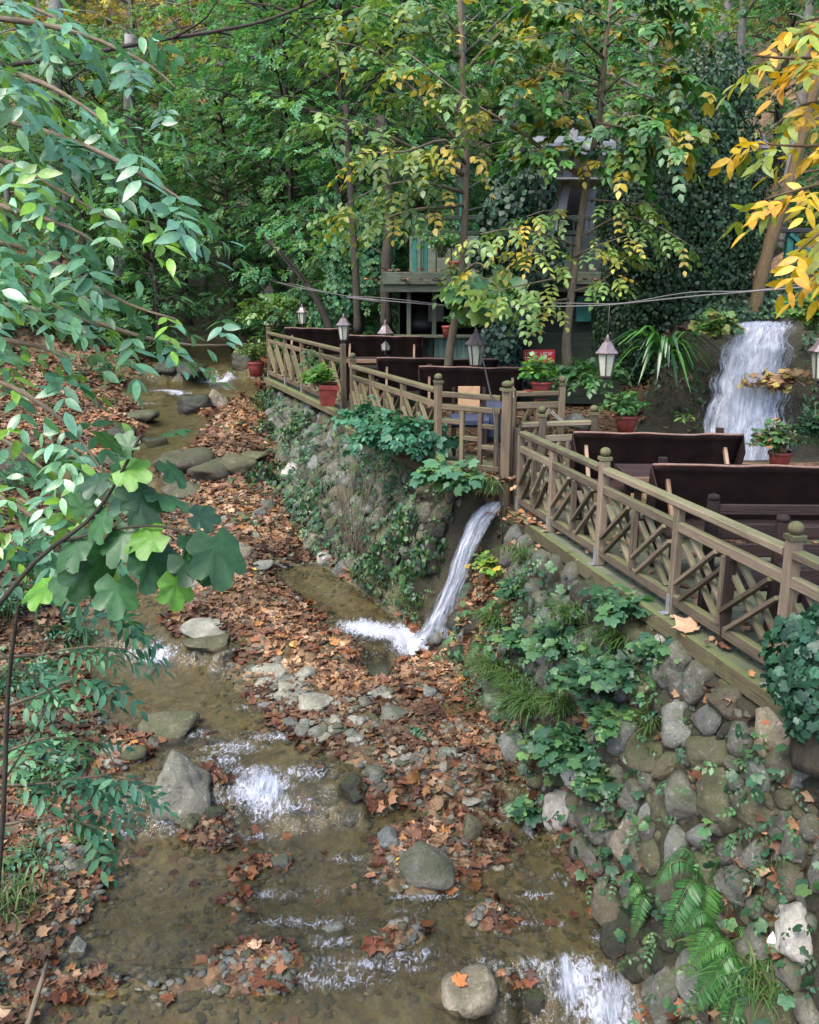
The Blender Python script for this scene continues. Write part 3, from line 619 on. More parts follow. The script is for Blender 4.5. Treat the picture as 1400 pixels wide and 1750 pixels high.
DIA = (np.array([(0, 0, 0), (.5, -.24, .05), (1, 0, -.12), (.5, .24, .05), (.5, 0, -.02)], float), np.array([(0, 1, 4), (1, 2, 4), (4, 2, 3), (0, 4, 3)]))
QUAD = (np.array([(0, 0, 0), (.45, -.26, .04), (1, 0, -.12), (.45, .26, .04)], float), np.array([(0, 1, 2), (0, 2, 3)]))
class LC:
    "leaf collector"
    def __init__(s): s.V = []; s.F = []; s.C = []; s.n = 0
    def leaves(s, T, pos, d, n, size, col):
        pos = np.asarray(pos, float); N_ = len(pos)
        if N_ == 0: return s
        d = nrm(np.broadcast_to(d, pos.shape)); n = np.broadcast_to(n, pos.shape); n = nrm(n - d * np.sum(n * d, -1, keepdims=True)); sd_ = np.cross(n, d)
        size = np.broadcast_to(np.asarray(size, float), (N_,)); V, F = T
        X = pos[:, None] + size[:, None, None] * (V[None, :, 0:1] * d[:, None] + V[None, :, 1:2] * sd_[:, None] + V[None, :, 2:3] * n[:, None])
        s.V.append(X.reshape(-1, 3)); s.F.append((F[None] + (np.arange(N_) * len(V))[:, None, None] + s.n).reshape(-1, 3)); s.n += N_ * len(V)
        s.C.append(np.repeat(np.broadcast_to(col, (N_, 3)), len(V), 0)); return s
    def tri(s, V, F, C_): s.V.append(V); s.F.append(F + s.n); s.C.append(np.broadcast_to(C_, (len(V), 3))); s.n += len(V); return s
    def pinnate(s, T, root, d, n, L, k, ls, col, spread=1.0, droop=.25, var=.15, term=True):
        "compound leaves: root,d,n (m,3); L length (m); k pairs; ls leaflet size (m); col (m,3)"
        m_ = len(root)
        if m_ == 0: return s
        root = np.asarray(root, float); d = nrm(d); n = nrm(n - d * np.sum(n * d, -1, keepdims=True)); sd_ = np.cross(n, d); L = np.broadcast_to(L, (m_,)); ls = np.broadcast_to(ls, (m_,))
        dn = np.array([0, 0, -1.0])
        for i in range(k + (1 if term else 0)):
            t = .25 + .75 * (i + .2) / (k + .2)
            base = root + d * (L * t)[:, None] + dn * (droop * L * t * t)[:, None]
            for sg in ((-1, 1) if i < k else (0,)):
                dir_ = d * (.55 if sg else 1) + sd_ * sg * .9 * spread + dn * (droop * (.9 * t + .3)) + rng.normal(0, var, (m_, 3))
                nn = n + rng.normal(0, var * 1.2, (m_, 3)) + sd_ * sg * -.15
                c = col * rng.uniform(.75, 1.2, (m_, 1))
                s.leaves(T, base, dir_, nn, ls * (1 - .25 * abs(t - .6)) * rng.uniform(.85, 1.15, m_), c)
        return s
    def palmate(s, T, root, d, n, ls, col, k=5, fan=1.9, var=.12):
        m_ = len(root); d = nrm(d); n = nrm(n - d * np.sum(n * d, -1, keepdims=True)); sd_ = np.cross(n, d)
        for i in range(k):
            a = (i / (k - 1) - .5) * fan * 2; dir_ = d * math.cos(a) + sd_ * math.sin(a) + rng.normal(0, var, (m_, 3)) + np.array([0, 0, -.2])
            s.leaves(T, root, dir_, n + rng.normal(0, var, (m_, 3)), ls * (1 - .3 * abs(a) / fan), col * rng.uniform(.8, 1.15, (m_, 1)))
        return s
    def mesh(s, name, mat): return npmesh(name, np.concatenate(s.V), np.concatenate(s.F), mat, np.clip(np.concatenate(s.C), 0, 1))
    def build(s, name, mat, parent=None, world_pts=True): return link(name, s.mesh(name, mat), parent, world_pts=world_pts)
def pal(cols, n, p=None, var=.2):
    c = np.array(cols, float)[rng.choice(len(cols), n, p=p)]; return c * rng.uniform(1 - var, 1 + var, (n, 1))
def sph(n): return nrm(rng.normal(size=(n, 3)))
UP = np.array([0, 0, 1.0])
DEAD = [(.25, .155, .09), (.17, .095, .055), (.34, .225, .135), (.42, .31, .21), (.10, .062, .04), (.26, .115, .055), (.34, .18, .065), (.17, .08, .05), (.30, .20, .12), (.22, .135, .08), (.08, .05, .035), (.12, .075, .05)]
DEAD = [(a * .92, b * .84, c * .76) for a, b, c in DEAD]
# ---------------------------------------------------------------- fallen leaves over banks, bars, wall ledges and terrace
lc = LC()
def litter(n, x0, x1, y0, y1, sz, keepf, T, cols=DEAD, flat=.35, pw=1.0, lift=.02):
    xs = rng.uniform(x0, x1, n); ys = y0 + (y1 - y0) * rng.uniform(0, 1, n) ** pw; z, dd, dl, d, t = terr(xs, ys); k = keepf(xs, ys, dd, dl, t); xs, ys, z, dd = xs[k], ys[k], z[k], dd[k]
    m_ = len(xs); e = .05; zx = (terr(xs + e, ys)[0] - z) / e; zy = (terr(xs, ys + e)[0] - z) / e
    n_ = nrm(np.stack([-zx.clip(-2, 2), -zy.clip(-2, 2), np.ones(m_)], 1)) + rng.normal(0, flat, (m_, 3)); a = rng.uniform(0, 6.28, m_)
    c = pal(cols, m_, var=.3); c = c * np.where(dd < .10, .5, 1.)[:, None] * np.where((dd < .10)[:, None], [1.15, .85, .75], [1., 1., 1.])
    tone = np.clip(.70 + 1.7 * fbm(xs * 1.3, ys * 1.3, 77, 4), .35, 1.5)
    lc.leaves(T, np.stack([xs, ys, z + rng.uniform(0, lift, m_) + np.maximum(W(ys) - z, 0) * (rng.random(m_) < .5)], 1), np.stack([np.cos(a), np.sin(a), 0 * a], 1), n_, rng.uniform(.4, 1.25, m_) * sz, c * tone[:, None])
clump = lambda x, y, th: vn(x * 2.3, y * 2.3, 66) * .6 + vn(x * 6, y * 6, 67) * .4 > th
dryk = lambda x, y, dd, dl, t: (dd > -.02) & (x < xf(y) + .05) & (clump(x, y, .36) | (dl > .1))
for T in LOB:
    litter(6500, -6, 1.8, 3.6, 9.5, .105, dryk, T, pw=.9)
    litter(8000, -9, .6, 9, 20, .115, lambda x, y, dd, dl, t: (dd > 0) & (x < xf(y) + .1) & (clump(x, y, .2) | (dl > .1)), T)
    litter(2400, 0, 3, 3, 9.3, .095, lambda x, y, dd, dl, t: (t > .02) & (t < .98) & clump(x, y, .46), T)
    litter(420, -6, 1.5, 3.8, 10, .09, lambda x, y, dd, dl, t: (dd < 0) & (dd > -.6) & clump(x, y, .58), T, flat=.12)
    litter(900, -3, 4, 9.8, 16, .10, lambda x, y, dd, dl, t: (t >= 1), T, flat=.2)
litter(7000, -6, 1.8, 3.6, 16, .075, dryk, OV5, DEAD + [(.5, .36, .05), (.42, .30, .04)], .4)
litter(14000, -16, 6, 19, 34, .2, lambda x, y, dd, dl, t: dd > 0, LOB[0], flat=.4)
litter(2600, .55, 1.5, 8.1, 9.3, .11, lambda x, y, dd, dl, t: (t < .75) & (x > xf(y) - .15) & ~((y > 8.98) & (x < .95)), LOB[2])
tag(lc.build('fallen_leaves', M['leaf_dead']), kind='stuff')
# ================================================================ NEAR DECK AND RAILING
LA = np.array([1.06, 9.3]); LD = np.array([.25, -1.0]); LD = LD / np.linalg.norm(LD)     # along the deck edge towards the camera
LN = np.array([-LD[1], LD[0]])                                                          # pointing onto the deck (+x)
if LN[0] < 0: LN = -LN
def railp(Y, off, z): s = (LA[1] - Y) / -LD[1]; p = LA + LD * s + LN * off; return np.array([p[0], p[1], z])
DZ = 2.10
deck = empty('deck', (3, 6.5, DZ)); tag(deck, 'grey boarded deck with a mossy edge beam above the retaining wall', 'deck')
mb = MB()
for k in range(48):
    y = 2.9 + k * .142; x0 = railp(y, .20, 0)[0]; mb.bar((x0 + .02, y, DZ - .018), (6.2, y, DZ - .018 + random.uniform(-.002, .002)), .134, .03)
mb.build('floor_boards', M['plank'], deck, True)
mb = MB()
for a, b in ((9.34, 7.6), (7.595, 5.4), (5.395, 2.8)): mb.bar(railp(a, .03, DZ - .06), railp(b, .03, DZ - .06), .055, .13)
mb.build('edge_beam', M['mossplank'], deck, True)
mb = MB()
for o in (.105,):
    for a, b in ((9.32, 7.1), (7.09, 4.9), (4.89, 2.8)): mb.bar(railp(a, o, DZ - .02), railp(b, o, DZ - .02), .088, .03)
for o in (.178,):
    for a, b in ((9.32, 8.0), (7.99, 5.9), (5.89, 2.8)): mb.bar(railp(a, o, DZ - .021), railp(b, o, DZ - .021), .05, .03)
mb.build('ledge_board', M['plank'], deck, True)
for y in np.arange(9.1, 3.0, -.95): MB().bar(railp(y, .0, DZ - .19), railp(y, .5, DZ - .19), .09, .12).build('joist', M['mossplank'], deck, True)
def cap(mb, p, r=.044):
    mb.box((p[0], p[1], p[2] - .012), (r * 2.15, r * 2.15, .03), 0.24)
    mb.lathe([(r * .62, 0), (r * .62, .014), (r * .95, .022), (r * 1.08, .040), (r * .98, .062), (r * .6, .078), (r * .12, .085)], p, 12)
def lattice(mb, f, L, z0, z1, halves=2, th=.028, dp=.046, gap=.2):
    "crossed laths on edge in a bay; f(s, off, z) gives the point"
    H = z1 - z0; w = L / halves
    for h in range(halves):
        s0 = h * w
        for sg in (1, -1):
            for o in (-gap * .5, gap * .5):
                pts = []
                # line s = s0 + (z-z0)/H*w (sg 1) or mirrored, shifted by o, clipped to the half bay
                a, b = (s0 + o, s0 + w + o) if sg > 0 else (s0 + w + o, s0 + o); t0, t1 = 0., 1.
                def tt(sv): return (sv - a) / (b - a)
                lo, hi = sorted((tt(s0 + .012), tt(s0 + w - .012))); t0, t1 = max(0, lo), min(1, hi)
                if t1 - t0 < .2: continue
                off = -.024 * sg ; p0 = f(a + (b - a) * t0, off, z0 + H * t0); p1 = f(a + (b - a) * t1, off, z0 + H * t1)
                n = f(s0, 1., z0) - f(s0, 0., z0); mb.bar(p0, p1, th, dp, n, .1)
        if h: mb.bar(f(s0, -.02, z0), f(s0, -.02, z1), .036, .05, f(s0, 1., z0) - f(s0, 0., z0), .1)
def railing(name, label, f, posts, z, mats, ends=None, H=(.12, .60, .68, .85), brackets=True, halves=2, group=None, top=True):
    "f(s, off, z); posts [(s, kind)] kind: c capped, p plain, t tall"
    root = empty(name, f((posts[0][0] + posts[-1][0]) / 2, 0, z)); tag(root, label, 'railing', group)
    n = f(0, 1., 0) - f(0, 0., 0)
    for s, k in posts:
        mb = MB(); hgt = {'c': H[3] + .10, 'p': H[3] - .035, 't': H[3] + .10}[k]; w = .078 if k != 'p' else .066
        mb.bar(f(s, 0, z + .002), f(s, 0, z + hgt), w, w, n, .1); po = mb.build('post', M[mats[0]], root, True)
        if k == 'c': c = MB(); cap(c, f(s, 0, z + hgt + .012)); c.build('post_cap', M['mossplank'], po, True)
        if brackets:
            c = MB(); q = f(s, -w/2 - .006, z + .004)
            c.bar(q, f(s, -w/2 - .006, z + .15), w * .7, .008, n, .1); c.bar(f(s, -w/2 - .07, z + .006), f(s, -w/2 - .01, z + .006), .06, .008, (0, 0, 1), .1); c.build('bracket', M['steel'], po, True)
    a, b = posts[0][0], posts[-1][0]
    caps = [s for s, k in posts if k in 'ct']
    if caps[0] > a + .01: caps = [a] + caps
    if caps[-1] < b - .01: caps.append(b)
    if top:
        for s0, s1 in zip(caps[:-1], caps[1:]): mb = MB(); mb.bar(f(s0 + .045, 0, z + H[3]), f(s1 - .045, 0, z + H[3]), .088, .058, (0, 0, 1), .2); mb.build('top_rail', M[mats[1]], root, True)
    for (s0, k0), (s1, k1) in zip(posts[:-1], posts[1:]):
        m1 = MB(); m1.bar(f(s0 + .04, 0, z + H[2]), f(s1 - .04, 0, z + H[2]), .055, .075, (0, 0, 1), .15); m1.build('middle_rail', M[mats[1]], root, True)
        m2 = MB(); m2.bar(f(s0 + .04, 0, z + H[0]), f(s1 - .04, 0, z + H[0]), .06, .085, (0, 0, 1), .15); m2.build('bottom_rail', M[mats[1]], root, True)
        m3 = MB(); g = lambda s, o, zz, s0=s0: f(s + s0 + .045, o, zz); lattice(m3, g, s1 - s0 - .09, z + H[0] + .042, z + H[2] - .037, halves); m3.build('lattice', M[mats[0]], root, True)
    return root
def fnear(s, off, z): p = LA + LD * s + LN * (.135 + off); return np.array([p[0], p[1], z])
sy = lambda Y: (9.3 - Y) / -LD[1]
railing('railing', 'long weathered lattice railing with mossy rails along the deck edge', fnear, [(sy(9.27), 'p'), (sy(8.42), 'p'), (sy(7.36), 'c'), (sy(6.17), 'p'), (sy(4.95), 'c'), (sy(3.8), 'p'), (sy(2.95), 'c')], DZ, ('rail', 'rail'))
# tall corner post between the two decks
def post(name, label, x, y, z0, z1, w=.105, mat='rail_old'):
    root = empty(name, (x, y, z0)); tag(root, label, 'post'); mb = MB(); mb.bar((x, y, z0), (x, y, z1), w, w, (.25, 1, 0), .1); mb.build('shaft', M[mat], root, True); c = MB(); cap(c, (x, y, z1 + .012), w * .6); c.build('post_cap', M['mossplank'], root, True); return root
post('post', 'tall round capped corner post between the gate and the long railing', 1.05, 9.42, 1.75, 3.40)
# ---------------------------------------------------------------- upper terrace fence
UA = np.array([.335, 9.87]); UB = np.array([-2.93, 18.4]); UD = (UB - UA) / np.linalg.norm(UB - UA); UN = np.array([UD[1], -UD[0]])
def fup(s, off, z): p = UA + UD * s + UN * off; return np.array([p[0], p[1], z])
us = lambda Y: (Y - UA[1]) / UD[1]
railing('fence', 'lattice fence of the terrace between the gate and the tall lamp post', fup, [(us(9.9), 'c'), (us(10.95), 'p'), (us(12.1), 'p'), (us(12.9), 'c')], 2.43, ('rail_old', 'rail_old'), H=(.12, .66, .74, .90), brackets=False)
railing('fence', 'far upper lattice fence ending beside the red flower pot', fup, [(us(13.35), 't'), (us(14.5), 'p'), (us(15.7), 'p'), (us(16.9), 'p'), (us(18.3), 'c')], 2.60, ('rail_old', 'rail_old'), H=(.12, .68, .76, .92))
terr_ = empty('terrace_deck', fup(4, 1, 2.4)); tag(terr_, 'narrow boarded edge of the upper terrace under its fence', 'deck')
mb = MB()
for a, b, z in ((9.6, 13.2, 2.39), (13.25, 18.6, 2.56)): mb.bar(fup(us(a), -.07, z), fup(us(b), -.07, z), .09, .11)
mb.build('edge_beam', M['mossplank'], terr_, True); mb = MB()
for i in range(5):
    for a, b, z in ((9.6, 13.2, 2.40), (13.25, 18.6, 2.57)): mb.bar(fup(us(a), .06 + i * .16, z), fup(us(b), .06 + i * .16, z), .152, .04)
mb.build('floor_boards', M['plank'], terr_, True)
# gate panel of an offset square grid
ga = np.array([.335, 9.87]); gb = np.array([1.03, 9.43]); gd = (gb - ga) / np.linalg.norm(gb - ga); GLn = np.linalg.norm(gb - ga); gn = np.array([gd[1], -gd[0], 0])
def fg(s, z): p = ga + gd * s; return np.array([p[0], p[1], z])
gate = empty('gate', fg(GLn / 2, 2.45)); tag(gate, 'small wooden gate of staggered square openings beside the waterfall', 'gate')
mb = MB(); zt = 3.30; zb = 2.52
[MB().bar(fg(.05, z), fg(GLn - .05, z), .055, .06).build('rail', M['rail_old'], gate, True) for z in (zt, zt - .14, zb)]
mb = MB()
for s, z0, z1 in ((.30, zb + .03, zt - .17), (.53, zb + .03, zt - .17), (GLn - .09, zb + .03, zt - .17)): MB().bar(fg(s, z0), fg(s, z1), .05, .05, gn).build('stile', M['rail_old'], gate, True)
for s0, s1, z in ((.05, .275, 3.0), (.325, .505, 2.83), (.555, GLn - .115, 2.98), (.555, GLn - .115, 2.75)): MB().bar(fg(s0, z), fg(s1, z), .045, .05).build('crosspiece', M['rail_old'], gate, True)
ge = empty('gate_step', fg(.4, 2.4)); tag(ge, 'mossy plank step under the gate with leaves lying on it', 'step'); mb = MB()
for i in range(3): mb.bar(fg(-.02, 2.38) - gn * (.07 - .13 * i) * -1, fg(GLn + .03, 2.38) - gn * (.07 - .13 * i) * -1, .125, .045)
mb.build('tread', M['plank'], ge, True); mb = MB(); q = gn * .145
if q[1] > 0: q = -q
mb.bar(fg(-.03, 2.35) + q, fg(GLn + .03, 2.35) + q, .04, .13); mb.build('front_board', M['mossplank'], ge, True)
# cross railings behind the corner
def straight(a, b):
    a = np.array(a, float); b = np.array(b, float); d = (b - a) / np.linalg.norm(b - a); n = np.array([-d[1], d[0]]); return (lambda s, off, z: np.array([*(a + d * s + n * off), z])), float(np.linalg.norm(b - a))
f1, L1 = straight((1.12, 9.52), (2.05, 9.72)); railing('railing', 'short grey railing with round caps closing the near deck behind the corner post', f1, [(.06, 'p'), (.34, 'c'), (L1, 'c')], DZ, ('rail', 'rail'), H=(.12, .66, .74, .90), brackets=False)
f2, L2 = straight((1.12, 9.85), (1.72, 9.95)); railing('railing', 'short braced railing with a pot on its rail behind the corner post', f2, [(.04, 'p'), (L2, 'c')], 2.43, ('rail_old', 'rail_old'), H=(.12, .66, .74, .87), brackets=False)
# hanging black cable down past the corner post
mb = MB(); mb.tube([P(816, 585, 10.9), P(828, 625, 10.2), P(842, 690, 9.3), P(851, 760, 9.2), P(857, 860, 9.14), P(858, 960, 9.08), P(857, 1050, 9.0)], .011, 6)
tag(mb.build('cable', M['black_iron']), 'thin black cable hanging past the corner post down to the bank', 'cable')
# ================================================================ BENCHES
def bench_cloth(w, label, loc, rz, group):
    root = empty('cloth_backed_bench', (0, 0, 0)); tag(root, label, 'bench', group); random.seed(int(w * 1000) + len(label))
    nx, nz = 28, 10; V = []; 
    for side in (0, 1):
        for i in range(nz + 1):
            for j in range(nx + 1):
                u = j / nx; v = i / nz; x = (u - .5) * w * (1 + .03 * v); sag = .012 * math.sin(u * 17 + v) + .015 * math.cos(u * 31)
                z = .36 + v * .60 + (.008 * math.sin(u * 5 + 1) + .004 * math.sin(u * 17)) * v; y = .10 - .26 * v + .05 * math.sin(math.pi * u) * (1 - v) + sag * (.4 + v * .4)
                if v > .92: y -= .035
                V.append((x, y + side * .022, z))
    n1 = (nx + 1) * (nz + 1); F = gridfaces(nx + 1, nz + 1); Fb = F[:, ::-1] + n1; E = []
    bd = [j for j in range(nx + 1)] + [i * (nx + 1) + nx for i in range(1, nz + 1)] + [nz * (nx + 1) + j for j in range(nx - 1, -1, -1)] + [i * (nx + 1) for i in range(nz - 1, 0, -1)]
    for a, b in zip(bd, bd[1:] + bd[:1]): E.append((b, a, a + n1, b + n1))
    back = link('back_cloth', npmesh('back_cloth', np.array(V), np.concatenate([F, Fb, np.array(E)]), M['cloth'], smooth=True), root)
    top = [V[nz * (nx + 1) + j] for j in range(nx + 1)]; mb = MB(); mb.tube([(p[0], p[1] + .008, p[2] + .006) for p in top], .011, 6); mb.build('hem', M['lit_cloth_hem'], back)
    for sg in (-1, 1):                                           # cloth wings folded forward at both ends
        mb = MB(); x = sg * w * .5; mb.add([(x * 1.03, -.16, .96), (x * 1.0, .10, .36), (x * .985, -.12, .40), (x * 1.01, -.30, .80), (x * 1.03 + sg * .012, -.155, .95), (x * 1.0 + sg * .012, .10, .37), (x * .985 + sg * .012, -.12, .41), (x * 1.01 + sg * .012, -.295, .80)], [[0, 1, 2, 3], [7, 6, 5, 4], [0, 3, 7, 4], [1, 0, 4, 5], [2, 1, 5, 6], [3, 2, 6, 7]])
        mb.build('side_cloth', M['cloth'], root)
    for sg in (-1, 1):
        x = sg * (w * .5 - .12); mb = MB(); mb.bar((x, -.05, .86), (x + sg * .0, -.40, .42), .035, .05, (0, 1, 0)); mb.build('strut', M['strut'], root)
        mb = MB(); mb.bar((x, -.42, .004), (x, -.42, .46), .07, .06, (0, 1, 0)); mb.build('leg', M['dark_wood'], root)
        mb = MB(); mb.bar((x, .16, .004), (x, .10, .98), .07, .06, (0, 1, 0)); mb.build('leg', M['dark_wood'], root)
        mb = MB(); mb.bar((x, -.46, .40), (x, .18, .40), .05, .05); mb.build('side_rail', M['dark_wood'], root)
    mb = MB()
    for k in range(4): mb.bar((-w/2 + .04, -.40 + k * .125, .445), (w/2 - .04, -.40 + k * .125, .445), .11, .035)
    mb.build('seat', M['dark_wood'], root)
    root.location = loc; root.rotation_euler = (0, 0, rz); return root
bench_cloth(1.62, 'dark cloth backed bench in front of the tall waterfall', (2.46, 8.75, DZ), -.02, 'dark cloth backed benches')
bench_cloth(2.25, 'largest dark cloth backed bench, nearest behind the long railing', (3.14, 7.15, DZ), -.02, 'dark cloth backed benches')
bench_cloth(1.36, 'dark cloth backed bench just behind the small gate', (.83, 12.0, 2.45), -.03, 'dark cloth backed benches')
bench_cloth(1.75, 'dark cloth backed bench second behind the small gate', (.42, 13.4, 2.45), -.03, 'dark cloth backed benches')
bench_cloth(1.35, 'dark cloth backed bench under the kiosk window by the slim leaning tree', (-.47, 15.5, 2.66), -.03, 'dark cloth backed benches')
bench_cloth(1.25, 'farthest dark cloth backed bench at the end of the terrace', (-1.75, 17.3, 2.70), -.03, 'dark cloth backed benches')
def bench_slat(w, label, loc, rz):
    root = empty('slatted_bench', (0, 0, 0)); tag(root, label, 'bench', 'dark slatted benches')
    for sg in (-1, 1):
        x = sg * w / 2; mb = MB(); mb.bar((x, .02, .004), (x, .0, .92), .075, .075, (0, 1, 0)); mb.lathe([(.03, 0), (.045, .01), (.04, .035), (.012, .045)], (x, 0, .92), 10); mb.build('leg', M['dark_wood'], root)
        mb = MB(); mb.bar((x, -.46, .004), (x, -.46, .62), .065, .065, (0, 1, 0)); mb.build('leg', M['dark_wood'], root)
        mb = MB(); mb.bar((x, -.50, .64), (x, -.04, .64), .07, .035); mb.build('armrest', M['dark_wood'], root)
    for z, h in ((.85, .075), (.69, .11), (.55, .10)): mb = MB(); mb.bar((-w/2 + .04, .0, z), (w/2 - .04, .0, z), .028, h, (0, 0, 1), .2); mb.build('back_slat', M['dark_wood'], root)
    for k in range(4): mb = MB(); mb.bar((-w/2 + .02, -.45 + k * .115, .43), (w/2 - .02, -.45 + k * .115, .43), .1, .032); mb.build('seat_slat', M['dark_wood'], root)
    root.location = loc; root.rotation_euler = (0, 0, rz); return root
bench_slat(1.7, 'dark slatted bench with its back to the largest cloth backed bench', (2.15 + .85, 6.0, DZ), -.03)
bench_slat(1.6, 'dark slatted bench nearest the right edge above the ivy', (2.40 + .8, 5.42, DZ), -.03)
def table(w, d, h, label, loc, rz):
    root = empty('table', (0, 0, 0)); tag(root, label, 'table')
    mb = MB()
    for k in range(5): mb.bar((-w/2, -d/2 + (k + .5) * d / 5, h - .02), (w/2, -d/2 + (k + .5) * d / 5, h - .02), d / 5 - .006, .032)
    mb.build('tabletop', M['dark_wood'], root); mb = MB(); mb.bar((-w/2, -d/2 - .014, h - .028), (w/2, -d/2 - .014, h - .028), .024, .06); mb.build('edge_board', M['strut'], root)
    for sx in (-1, 1):
        for sy_ in (-1, 1): mb = MB(); mb.bar((sx * (w/2 - .12), sy_ * (d/2 - .1), .004), (sx * (w/2 - .12), sy_ * (d/2 - .1), h - .04), .06, .06, (0, 1, 0)); mb.build('leg', M['dark_wood'], root)
    root.location = loc; root.rotation_euler = (0, 0, rz)
table(1.3, .62, .72, 'dark table with a pale front edge between the two big cloth backed benches', (2.62, 8.0, DZ), -.02)
table(1.2, .55, .72, 'small dark table between the terrace benches behind the fence', (-.55, 14.3, 2.62), -.03)
# tan backed chair with navy cushion behind the gate
ch = empty('chair', P(800, 775, 10.9)); ch.location.z = 2.44; tag(ch, 'chair with a tan back panel and navy cushions behind the small gate', 'chair'); cx, cy = ch.location.x, ch.location.y
mb = MB(); mb.box((cx, cy + .02, 3.14), (.27, .03, .25)); mb.build('back_panel', M['card'], ch, True)
mb = MB(); mb.box((cx, cy - .10, 2.86), (.46, .42, .12), 0, .3); mb.build('cushion', M['blue'], ch, True)
mb = MB(); mb.box((cx + .36, cy - .05, 2.84), (.3, .32, .5), 0, .25); mb.build('side_cushion', M['blue'], ch, True)
for sx in (-1, 1):
    for sy_ in (-.28, .06): mb = MB(); mb.bar((cx + sx * .19, cy + sy_, 2.445), (cx + sx * .19, cy + sy_, 2.80 if sy_ < 0 else 3.25), .04, .04, (0, 1, 0)); mb.build('leg', M['dark_wood'], ch, True)
# ================================================================ LANTERNS ON THE LINE
def lantern():
    root = empty('lantern', (0, 0, 0)); k = 6
    mb = MB(); mb.lathe([(.138, .262), (.140, .270), (.095, .315), (.060, .372), (.042, .385), (.040, .398)], (0, 0, 0), k, .26, False); roof = mb.build('roof', M['lamp_roof'], root)
    mb = MB(); mb.lathe([(.026, .398), (.03, .405), (.018, .425), (.024, .435), (.010, .452), (.006, .470)], (0, 0, 0), 10); mb.build('finial', M['lamp_roof'], roof)
    mb = MB(); mb.lathe([(.066, .022), (.104, .258)], (0, 0, 0), k, .26, False); mb.build('glass', M['lamp_glass'], root)
    mb = MB()
    for j in range(k):
        a = 2 * math.pi * j / k + .26; c, s_ = math.cos(a), math.sin(a); mb.bar((c * .070, s_ * .070, .014), (c * .109, s_ * .109, .262), .012, .012, (c, s_, 0))
    mb.lathe([(.112, .255), (.116, .258), (.116, .264), (.05, .266)], (0, 0, 0), k, .26, False); mb.build('frame', M['lamp_iron'], root)
    mb = MB(); mb.lathe([(.012, -.055), (.03, -.045), (.022, -.02), (.055, -.008), (.078, .0), (.080, .014), (.06, .022)], (0, 0, 0), k, .26, False); mb.build('base', M['lamp_iron'], root)
    return root
LAN = [(1035, 577, 645, 'largest hanging lantern, in front of the mossy bank right of the slim pale trunk'), (813, 572, 626, 'hanging lantern above the small gate, right of the leaning slim trunk'), (659, 557, 600, 'hanging lantern before the kiosk columns, left of the leaning slim trunk'), (588, 545, 582, 'hanging lantern right above the tall fence post'), (517, 526, 554, 'small hanging lantern above the end of the far fence'), (452, 488, 517, 'leftmost of the two tiny lanterns under the trees beyond the fence'), (463, 490, 520, 'rightmost of the two tiny lanterns under the trees beyond the fence')]
cabpx = {1035: 522, 813: 527, 659: 518, 588: 508, 517: 493, 452: 478, 463: 480}
proto = lantern(); cps = []
for i, (px, y0, y1, lab) in enumerate(LAN):
    Y0 = .45 * FPX / (y1 - y0) * .985; Y = {588: 14.7, 517: 16.3}.get(px, Y0); o = proto if i == 0 else copy_tree(proto)
    p = P(px, y1, Y); o.location = p; tag(o, lab, 'lantern', 'lanterns hanging from the line'); o.rotation_euler = (0, 0, i * .7); k = Y / Y0 * (1.0 if px == 1035 else 1.14); o.scale = (k, k, k)
    q = P(px, cabpx[px], Y); cps.append((Y, q))
    mb = MB(); mb.tube([(0, 0, .46), (0, 0, max(.5, (q[2] - p[2]) / k))], .006, 6); mb.build('chain', M['lamp_iron'], o)
o = copy_tree(proto); p = P(1299, 291, 12.9); o.location = p; tag(o, 'lantern high on the teal post among yellow leaves', 'lantern')
for c in list(o.children):
    if c.name.startswith('chain'): bpy.data.objects.remove(c)
mb = MB(); mb.tube([(-.03, 0, .46), (-.08, 0, .55), (-.22, 0, .56)], .01, 6); mb.build('arm', M['lamp_iron'], o)
o = copy_tree(proto); p = P(1402, 650, 8.2); o.location = p; tag(o, 'lantern cut by the right edge beside the tall waterfall', 'lantern', 'lanterns hanging from the line'); o.rotation_euler = (0, 0, .3)
cps.sort(key=lambda q: -q[0]); line = [P(425, 470, 24)] + [q for _, q in cps] + [P(1200, 505, 8.0), P(1400, 489, 6.7), P(1560, 465, 5.6)]
for off, lab in ((0, 'pale sagging cable that carries the lanterns across the deck'), (.022, 'thin second strand wound along the lantern cable')):
    mb = MB(); L = np.array(line); ii = np.linspace(0, len(L) - 1, 70); Q = np.stack([np.interp(ii, range(len(L)), L[:, j]) for j in range(3)], 1); Q[:, 2] += off * (1 + .8 * np.sin(ii * 5)); Q[:, 1] += off * np.sin(ii * 3)
    mb.tube(Q, .0075 if off == 0 else .005, 6); tag(mb.build('cable', M['rope']), lab, 'cable')
# ================================================================ KIOSK AND THE HOUSE ABOVE
KY = 15.6
ki = empty('kiosk', (1.6, KY + 1.5, 2.4)); tag(ki, 'dark green wooden kiosk with a counter window and leaf littered eaves', 'kiosk')
def kp(px, py, Y=KY): return P(px, py, Y)
x0 = kp(672, 560)[0]; x1 = kp(1065, 560)[0]; zr = kp(700, 497)[2]; zf = 2.42
mb = MB()                                                       # far wall, side walls
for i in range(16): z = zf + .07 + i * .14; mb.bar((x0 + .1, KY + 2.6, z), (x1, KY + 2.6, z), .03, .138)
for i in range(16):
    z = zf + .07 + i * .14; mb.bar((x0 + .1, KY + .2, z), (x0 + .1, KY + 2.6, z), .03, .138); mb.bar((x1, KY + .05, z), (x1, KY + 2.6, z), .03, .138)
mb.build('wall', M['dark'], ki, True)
xs_ = kp(865, 560)[0]; mb = MB()
for i in range(15): z = zf + .07 + i * .14; mb.bar((xs_, KY + random.uniform(0, .012), z), (x1, KY + random.uniform(0, .012), z), .03, .136)
